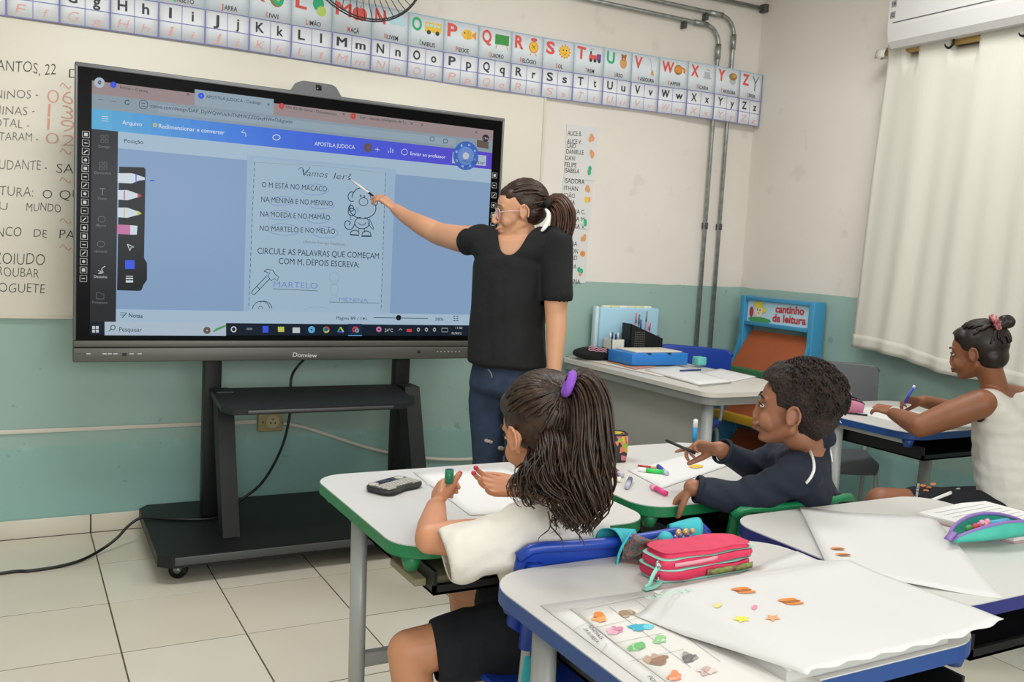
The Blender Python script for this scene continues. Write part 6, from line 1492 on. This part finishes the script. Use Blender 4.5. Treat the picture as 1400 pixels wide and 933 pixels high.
# hair
hg = hairm('girl', '#2A1C15', '#4C3527')
cs = sG
TG = HG @ Matrix.Scale(cs, 4)
B = Body(); B.hull([((-.020, 0, .040), (.098, .084, .092))], TG, 3); B.hull([((.03, 0, .075), (.055, .066, .042))], TG, 3); B.hull([((-.05, 0, -.02), (.058, .074, .06))], TG, 3)
def hcutg(c):
    p = TG.inverted() @ c
    return (p.x > .068 and p.z < .085) or (p.x > .012 and p.z < .018) or (p.x > .040 and p.z < .055)
B.build('hair_cap', hg, gr, .0045, 3, cut=hcutg)
tieG = X3(778, 525, 1.85); tieL = TG.inverted() @ tieG
rg = random.Random(5)
paths = []
for k in range(330):
    az = rg.uniform(-pi, pi); el = rg.uniform(-.8 if abs(az) > 1.9 else -.1, 1.25) if abs(az) > 1.15 else rg.uniform(.50, 1.3)
    if abs(az) < 1.7 and el < .18: el = rg.uniform(.25, 1.0)
    paths.append(capstrand(TG, az, el, tieL, (.1, .0865, .094), (-.020, 0, .040), .0012, rg))
strands(gr, 'combed_hair', hg, paths, .0036, 5)
# ponytail falling behind
tail(gr, [tieG, X3(794, 519, 1.86), X3(808, 548, 1.84), X3(809, 610, 1.83), X3(805, 665, 1.83), X3(797, 700, 1.83), X3(790, 728, 1.82)], lambda t: .008+.034*sin(pi*min(.9, .02+t*.80)), 230, hairm('girl_tail', '#241812', '#46301F'), .0028, .014, rg, 'ponytail', .022, 5)
# loose lower hair with curls
for (a, b_, c_, e_, rr, nn) in ((X3(752, 566, 1.95), X3(758, 620, 1.845), X3(752, 655, 1.81), X3(758, 690, 1.80), .036, 170), (X3(738, 585, 1.97), X3(735, 630, 1.88), X3(722, 660, 1.84), X3(710, 682, 1.85), .020, 80), (X3(776, 560, 1.93), X3(784, 630, 1.84), X3(782, 680, 1.81), X3(780, 722, 1.80), .032, 120)):
    tail(gr, [a, a.lerp(b_, .5), b_, c_, e_], lambda t, rr=rr: rr*(.12+1.0*sin(pi*min(.72, .02+t*.8))), nn, hairm('girl_tail', '#241812', '#46301F'), .0028, .012, rg, 'loose_hair', .024, 4)
# flyaway curls
paths = []
for k in range(15):
    a = X3(rg.uniform(745, 815), rg.uniform(660, 710), 1.79); q = []; ph = rg.uniform(0, 6); L = rg.uniform(.04, .07)
    for i in range(22):
        t = i/21; q.append(a+V((0, 0, -L*t))+rt*(.006*sin(7*t+ph)+rg.uniform(-1, 1)*.0005+.03*t*rg.choice((1,))*(1 if k % 2 else -.6))+vd*(.008*cos(9*t+ph)))
    paths.append(q)
strands(gr, 'stray_curls', hg, paths, .0016, 4)
MB().tube([tieG+V((0, 0, 1))*.019*sin(a)+rt*.006*sin(a)+vd*.019*cos(a) for a in [2*pi*k/20 for k in range(21)]], .0095, n=10, caps=False).build('purple_hair_tie', mat('tie_purple', '#8A4FC0', .8, bump=(200, .3)), gr)
# green marker cap in the hand
pc_ = tipsL[4].lerp(X3(604, 660, 2.13), .6)+V((0, 0, .006))
o = thing('marker_pen', 'dark green marker cap held in the left fist of the girl with the ponytail', 'pen', pc_)
MB().tube([pc_+V((0, 0, .016)), pc_+V((0, 0, -.016))], .0105, n=14).build('cap_shell', mat('cap_green', '#1E7A5A', .3), o)
MB().tube([pc_+V((0, 0, .0162))-vd*0, pc_+V((0, 0, .0168))], .007, n=12).build('cap_opening', mat('cap_dark', '#0E3A34', .4), o)

# ---------------------------------------------------------------- boy
by_ = thing('person', 'child with short curly black hair in navy jacket with white piping, holding a pen', 'person', (1.92, 1.97, .43))
sb = skinm('boy', '#9A664A', '#8A5840')
hc = X3(1086, 563, 2.50); hf = (-rt*.93+vd*.36+V((0, 0, .04))).normalized()
HB = fr3(hc, hf, V((0, 0, 1))); sB = 1.05
B = Body(); head(B, HB, sB, 1)
nbb_ = X3(1110, 616, 2.58)
B.chain([(HB @ V((-.02, 0, -.06)), .048), (nbb_, .046)], sub=3)
sL_, sR_ = X3(1097, 646, 2.46), X3(1068, 628, 2.74); hipb = V((1.93, 2.08, .52))
B.hull([(nbb_, .042), (sL_, .036), (sR_, .036), (X3(1092, 690, 2.62), .07)]); B.hull([(X3(1092, 690, 2.62), .08), (hipb, .10)], sub=3)
eL_, wL_ = X3(1014, 684, 2.46), X3(946, 667, 2.46); eR_, wR_ = X3(1030, 640, 2.72), X3(982, 614, 2.64)
limb(B, [(sL_, .042), (eL_, .034)]); limb(B, [(eL_, .034), (wL_, .024)]); limb(B, [(sR_, .04), (eR_, .033)]); limb(B, [(eR_, .033), (wR_, .023)], 3)
T1 = frame(wL_, X3(925, 678, 2.50)-wL_+V((0, 0, -.012)), V((0, 0, 1))-rt*.3-vd*.2)
hand(B, T1, .72, curl=(34, 36, 38, 38), thumb=(30, 10, 25), spread=7, side=1)
T2 = frame(wR_, X3(945, 608, 2.64)-wR_, V((0, 0, .75))+vd*.6)
tb = hand(B, T2, .80, curl=(12, 50, 56, 58), thumb=(22, 10, 30), spread=4, side=-1)
kb1, kb2 = V((1.74, 2.30, .49)), V((1.98, 2.33, .49))
for s_x, k, f_ in ((-.08, kb1, V((1.74, 2.28, .07))), (.08, kb2, V((2.0, 2.3, .07)))):
    limb(B, [(hipb+V((s_x, 0, -.02)), .07), (k, .05)]); limb(B, [(k, .048), (f_, .03)]); B.chain([(f_-V((0, 0, .03)), .028), (f_+V((0, .1, -.045)), .022)])
B.build('body', sb, by_, .004, 4)
face_parts(by_, HB, sB, 1, brow='#1E1410', lip='#7A463C', iris='#22160F')
nj = mat('navy_jacket', '#121B2C', .85, bump=(16, .7))
B = Body(); axb = (sR_-sL_); axb.z = 0; axb.normalize(); er = rotx(axb)
cb_ = X3(1094, 690, 2.66)
B.hull([(nbb_+V((0, 0, -.02)), (.058, .052, .02), er), (sL_, .052), (sR_, .052), (cb_, (.145, .105, .06), er)], sub=3)
B.hull([(cb_, (.140, .098, .06), er), (hipb+V((0, 0, .02)), (.142, .105, .06), er)], sub=3)
B.chain([(nbb_+V((0, 0, -.02)), (.056, .054, .02)), (nbb_+V((.004, 0, .034)), (.052, .050, .014))], sub=3)
B.chain([(sL_, .056), (eL_.lerp(sL_, .35), .052), (eL_, .047)], sub=3); B.chain([(eL_, .047), (wL_.lerp(eL_, .18), .038)], sub=3)
B.chain([(sR_, .054), (eR_, .047)], sub=3); B.chain([(eR_, .047), (wR_.lerp(eR_, .25), .036)], sub=3)
def cutb(c):
    for w_, e_ in ((wL_, eL_), (wR_, eR_)):
        d = (w_-e_).normalized()
        if (c-w_.lerp(e_, .10)).dot(d) > 0 and (c-w_).length < .07: return True
    d = c-nbb_; return V((d.x, d.y, 0)).length < .047 and d.z > .034
def foldb(c): return .008*noise.noise(c*10)+.010*noise.noise(V((c.x*18+c.z*20, c.y*18-c.z*16, c.z*12)))
s_ = B.build('jacket', nj, by_, .006, 4, disp=foldb, cut=cutb)
so_ = s_.modifiers.new('thickness', 'SOLIDIFY'); so_.thickness = .003; so_.offset = -1
for w_, e_ in ((wL_, eL_), (wR_, eR_)):
    c = w_.lerp(e_, .13); d = (w_-e_).normalized(); a1 = d.orthogonal().normalized(); a2 = d.cross(a1)
    MB().tube([c+(a1*cos(a)+a2*sin(a))*.0345 for a in [2*pi*k/18 for k in range(19)]], [(.009, .0045)]*19, n=8, flat=d, caps=False).build('cuff', nj, by_)
ck = [nbb_+V((.004, 0, .034))+(er @ V((.054*cos(a), .052*sin(a), -.010*sin(a)))) for a in [2*pi*k/24 for k in range(25)]]
MB().tube(ck, [(.020, .007)]*25, n=10, flat=(0, 0, 1), caps=False).build('collar', nj, by_)
wp = mat('piping_white', '#E2E0DC', .7)
bpy.context.view_layer.update()
MB().tube(smooth_path([onto(u, v, 2.38, s_) for u, v in ((1093, 599), (1103, 610), (1110, 624), (1113, 640), (1109, 652), (1102, 661))], 4), [(.0045, .003)]*21, n=8).build('white_piping', wp, by_)
MB().tube(smooth_path([onto(u, v, 2.6, s_) for u, v in ((1124, 600), (1130, 606), (1135, 618), (1137, 632))], 4), [(.004, .0025)]*13, n=8).build('white_piping', wp, by_)
B = Body()
B.hull([(hipb, (.145, .12, .07), er)], sub=3)
for s_x, k in ((-.08, kb1), (.08, kb2)): B.chain([(hipb+V((s_x, 0, -.02)), .085), (k, .062)], sub=3)
B.build('shorts', nv, by_, .008, 3)
for f_ in (V((1.74, 2.28, .07)), V((2.0, 2.3, .07))):
    B = Body(); B.hull([(f_-V((0, 0, .035)), .034), (f_+V((0, .11, -.045)), (.032, .032, .024))]); B.build('shoe', mat('shoe_black', '#1C1C20', .6), by_, .007, 2)
hb_ = mat('hair_afro', '#1D130F', .75, noise_=(70, '#3A261B', .8), bump=(160, 1.0))
TB = HB @ Matrix.Scale(sB, 4)
B = Body(); B.hull([((-.026, 0, .048), (.100, .088, .093))], TB, 3); B.hull([((.028, 0, .078), (.060, .072, .050))], TB, 3); B.hull([((-.052, 0, -.005), (.058, .076, .058))], TB, 3)
def hcutb(c):
    p = TB.inverted() @ c; return (p.x > .062 and p.z < .075) or (p.x > .014 and p.z < .016) or (p.x > .046 and p.z < .05)
B.build('curly_hair', hb_, by_, .0036, 2, disp=lambda c: .006*abs(noise.noise(c*85))+.004*noise.noise(c*38), cut=hcutb)
mbc = MB(); rb = random.Random(9)
for k in range(620):
    az = rb.uniform(-pi, pi); el = rb.uniform(-.4, 1.5)
    if (abs(az) < 1.15 and el < .5) or (abs(az) < 1.75 and el < .12): continue
    d = V((cos(el)*cos(az), cos(el)*sin(az), sin(el))); p = V((-.026, 0, .048))+V((d.x*.103, d.y*.091, d.z*.095))
    pts = [TB @ (p+V((.005*cos(a+k), .005*sin(a+k*2), .005*sin(a*1.3+k)))) for a in (0, .9, 1.8, 2.7, 3.6, 4.5)]
    mbc.tube(pts, .0022, n=4)
mbc.build('curls', hb_, by_)
tp_ = (X3(912, 603, 2.62), X3(951, 620, 2.595))
o = thing('pen', 'black pen held by the child in the navy jacket', 'pen', tp_[0]); MB().tube([tp_[0], tp_[1]], [.0042, .0046], n=10).build('barrel', mat('pen_black', '#1A1A1E', .35), o)
MB().tube([tp_[0], tp_[0]+(tp_[0]-tp_[1]).normalized()*.006], [.004, .0015], n=8).build('tip', black_plastic, o)
# jacket sleeve tied around the chair back
o = MB().tube(smooth_path([(2.04, 1.80, .60), (2.045, 1.787, .72), (2.05, 1.772, .765), (2.055, 1.75, .74), (2.06, 1.745, .60)], 5), [(.026, .004)]*21, n=10, flat=(1, 0, 0)).build('navy_strap', nv); tag(o, 'dark navy backpack strap over the green chair back', 'strap')

# ---------------------------------------------------------------- girl by the curtain
gc = thing('person', 'child in white sleeveless top, hair in bun with red scrunchie, writing beside the curtain', 'person', (3.45, 2.03, .45))
sc_ = skinm('girl_dark', '#8A5638', '#774628')
hc = X3(1337, 484, 3.42); hf = (vd*.62-rt*.76+V((0, 0, -.22))).normalized()
HC = fr3(hc, hf, V((0, 0, 1))); sC = .98
B = Body(); head(B, HC, sC, 1)
nbc = X3(1362, 538, 3.42)
B.chain([(HC @ V((-.03, 0, -.055)), .046), (nbc, .047)], sub=3)
sL_, sR_ = X3(1342, 552, 3.34), X3(1425, 548, 3.60); hipg = at_f(1392, 682, 3.42); hipg.z = .54
chg = X3(1378, 590, 3.44)
B.hull([(nbc, .045), (sL_, .042), (sR_, .042), (chg, .08)]); B.hull([(chg, .095), (hipg, .11)], sub=3)
eL_, wL_ = X3(1258, 583, 3.40), X3(1222, 566, 3.60); eR_, wR_ = X3(1330, 566, 3.85), X3(1262, 549, 3.76)
eL_.z = max(eL_.z, .79); 
limb(B, [(sL_, .054), (sL_.lerp(eL_, .5), .052), (eL_, .042)], 3); limb(B, [(eL_, .043), (eL_.lerp(wL_, .4), .038), (wL_, .025)], 3)
limb(B, [(sR_, .05), (eR_, .04)], 3); limb(B, [(eR_, .04), (wR_, .026)], 3)
T1 = frame(wL_, X3(1192, 556, 3.68)-wL_, V((0, 0, 1))-vd*.3); hand(B, T1, .72, curl=(16, 20, 24, 28), thumb=(30, 10, 15), side=-1)
T2 = frame(wR_, X3(1232, 545, 3.78)-wR_, V((0, 0, .7))+vd*.5+rt*.2); hand(B, T2, .74, curl=(46, 52, 58, 60), thumb=(24, 14, 30), side=-1)
kg1, kg2 = X3(1205, 688, 3.36), X3(1262, 690, 3.75)
for h, k in ((hipg+V((-.09, 0, -.02)), kg1), (hipg+V((.09, .02, -.02)), kg2)):
    f_ = V((k.x+.02, k.y+.0, .07)); limb(B, [(h, .082), (k, .058)], 3); limb(B, [(k, .056), (f_, .032)], 3); B.chain([(f_-V((0, 0, .03)), .03), (f_+V((-.05, .09, -.045)), .024)])
B.build('body', sc_, gc, .0048, 4)
face_parts(gc, HC, sC, 1, brow='#1E1410', lip='#6A3A30', iris='#22160F')
B = Body(); axg = sR_-sL_; axg.z = 0; axg.normalize(); er = rotx(axg)
wt2 = mat('top_white', '#D5D1C9', .88, bump=(14, .6))
B.hull([(nbc+V((0, 0, -.022)), (.07, .058, .016), er), (sL_+V((.012, 0, .008)), .046), (sR_, .046), (chg, (.155, .115, .07), er)], sub=3)
B.hull([(chg, (.155, .118, .07), er), (hipg+V((0, 0, .04)), (.165, .135, .07), er)], sub=3)
def cutc(c):
    d = (c-sL_); a = (eL_-sL_).normalized()
    if d.dot(a) > .012 and d.cross(a).length < .062 and d.length < .16: return True
    d = c-nbc; return V((d.x, d.y, 0)).length < .058 and d.z > -.06
s_ = B.build('sleeveless_top', wt2, gc, .007, 5, disp=lambda c: .007*noise.noise(c*7)+.006*noise.noise(V((c.x*12, c.y*12, c.z*34))), cut=cutc)
so_ = s_.modifiers.new('thickness', 'SOLIDIFY'); so_.thickness = .004; so_.offset = -1
B = Body()
B.hull([(hipg, (.155, .128, .07), er)], sub=3)
k1 = hipg+V((-.09, 0, -.02)); kk = k1.lerp(kg1, .70)
B.hull([(k1, .095), (kk, .076)], sub=3); B.hull([(hipg+V((.09, .02, -.02)), .095), (hipg.lerp(kg2, .7), .078)], sub=3)
sh_ = B.build('shorts', nv, gc, .008, 3, disp=lambda c: .005*noise.noise(c*12), cut=lambda c: (c-kk).dot((kg1-k1).normalized()) > .05 and (c-kk).length < .13)
so_ = sh_.modifiers.new('thickness', 'SOLIDIFY'); so_.thickness = .003; so_.offset = -1
bpy.context.view_layer.update()
MB().tube(smooth_path([onto(u, v, 3.3, sh_) for u, v in ((1270, 686), (1285, 680), (1300, 674), (1312, 669))], 4), [(.006, .003)]*13, n=8).build('white_stripe', wp, gc)
t = MB(); a, b = onto(1254, 681, 3.3, sh_), onto(1257, 661, 3.3, sh_); text(t, 'Santos', a, b, -rt, .012, wp, off=.01, lift=.002)
a = onto(1267, 668, 3.3, sh_)
for q, (u, v) in enumerate(((1262, 664), (1270, 667), (1276, 662), (1266, 671))):
    p = onto(u, v, 3.3, sh_); n_ = -ray(u, v).normalized()
    poly(t, [p+n_*.001+(rt*.011*cos(a_)+V((0, 0, 1))*.005*sin(a_)) for a_ in [2*pi*k/8 for k in range(8)]][::1], mat('emblem_orange', '#D8864A', .7))
t.build('printed_emblem', None, gc)
hh_ = hairm('girl_bun', '#17100D', '#2E1F18')
TC = HC @ Matrix.Scale(sC, 4)
B = Body(); B.hull([((-.020, 0, .038), (.096, .083, .088))], TC, 3); B.hull([((.03, 0, .07), (.055, .066, .042))], TC, 3); B.hull([((-.048, 0, -.015), (.058, .072, .055))], TC, 3)
def hcutc(c):
    p = TC.inverted() @ c; return (p.x > .066 and p.z < .085) or (p.x > .012 and p.z < .016) or (p.x > .044 and p.z < .052)
B.build('hair_cap', hh_, gc, .005, 3, cut=hcutc)
tieC = X3(1360, 446, 3.36); tlC = TC.inverted() @ tieC; rc_ = random.Random(4); paths = []
for k in range(150):
    az = rc_.uniform(-pi, pi); el = rc_.uniform(-.15, 1.2) if abs(az) > 1.4 else rc_.uniform(.72, 1.3)
    if abs(az) < 1.9 and el < .3: el = rc_.uniform(.5, 1)
    paths.append(capstrand(TC, az, el, tlC, (.098, .085, .091), (-.02, 0, .038), .0012, rc_))
strands(gc, 'combed_hair', hh_, paths, .0042, 5)
B = Body(); B.hull([(X3(1376, 440, 3.35), (.030, .030, .026))], sub=3); B.hull([(X3(1368, 444, 3.35), .022)]); B.build('hair_bun', hh_, gc, .004, 2, disp=lambda c: .004*noise.noise(c*60))
rs_ = mat('scrunchie_red', '#8A1F2A', .6, noise_=(120, '#E0A8A8', .9), bump=(120, .6))
dT = (X3(1376, 440, 3.35)-tieC).normalized(); a1 = dT.orthogonal().normalized(); a2 = dT.cross(a1)
MB().tube([X3(1361, 442, 3.35)+(a1*cos(a)+a2*sin(a))*(.022+.003*sin(a*7)) for a in [2*pi*k/28 for k in range(29)]], [.011+.002*sin(k*1.9) for k in range(29)], n=8, caps=False).build('scrunchie', rs_, gc)
pp = (X3(1249, 530, 3.74), X3(1237, 551, 3.74))
o = thing('pen', 'blue pen held by the child writing beside the curtain', 'pen', pp[1]); MB().tube([pp[0], pp[1]], .0052, n=10).build('barrel', mat('pen_royal', '#2A3FC0', .35), o)
MB().tube([pp[0]+(pp[0]-pp[1])*.12, pp[0]+(pp[1]-pp[0])*.05], .0058, n=10).build('cap', mat('pen_cap_white', '#C8CCE8', .35), o)
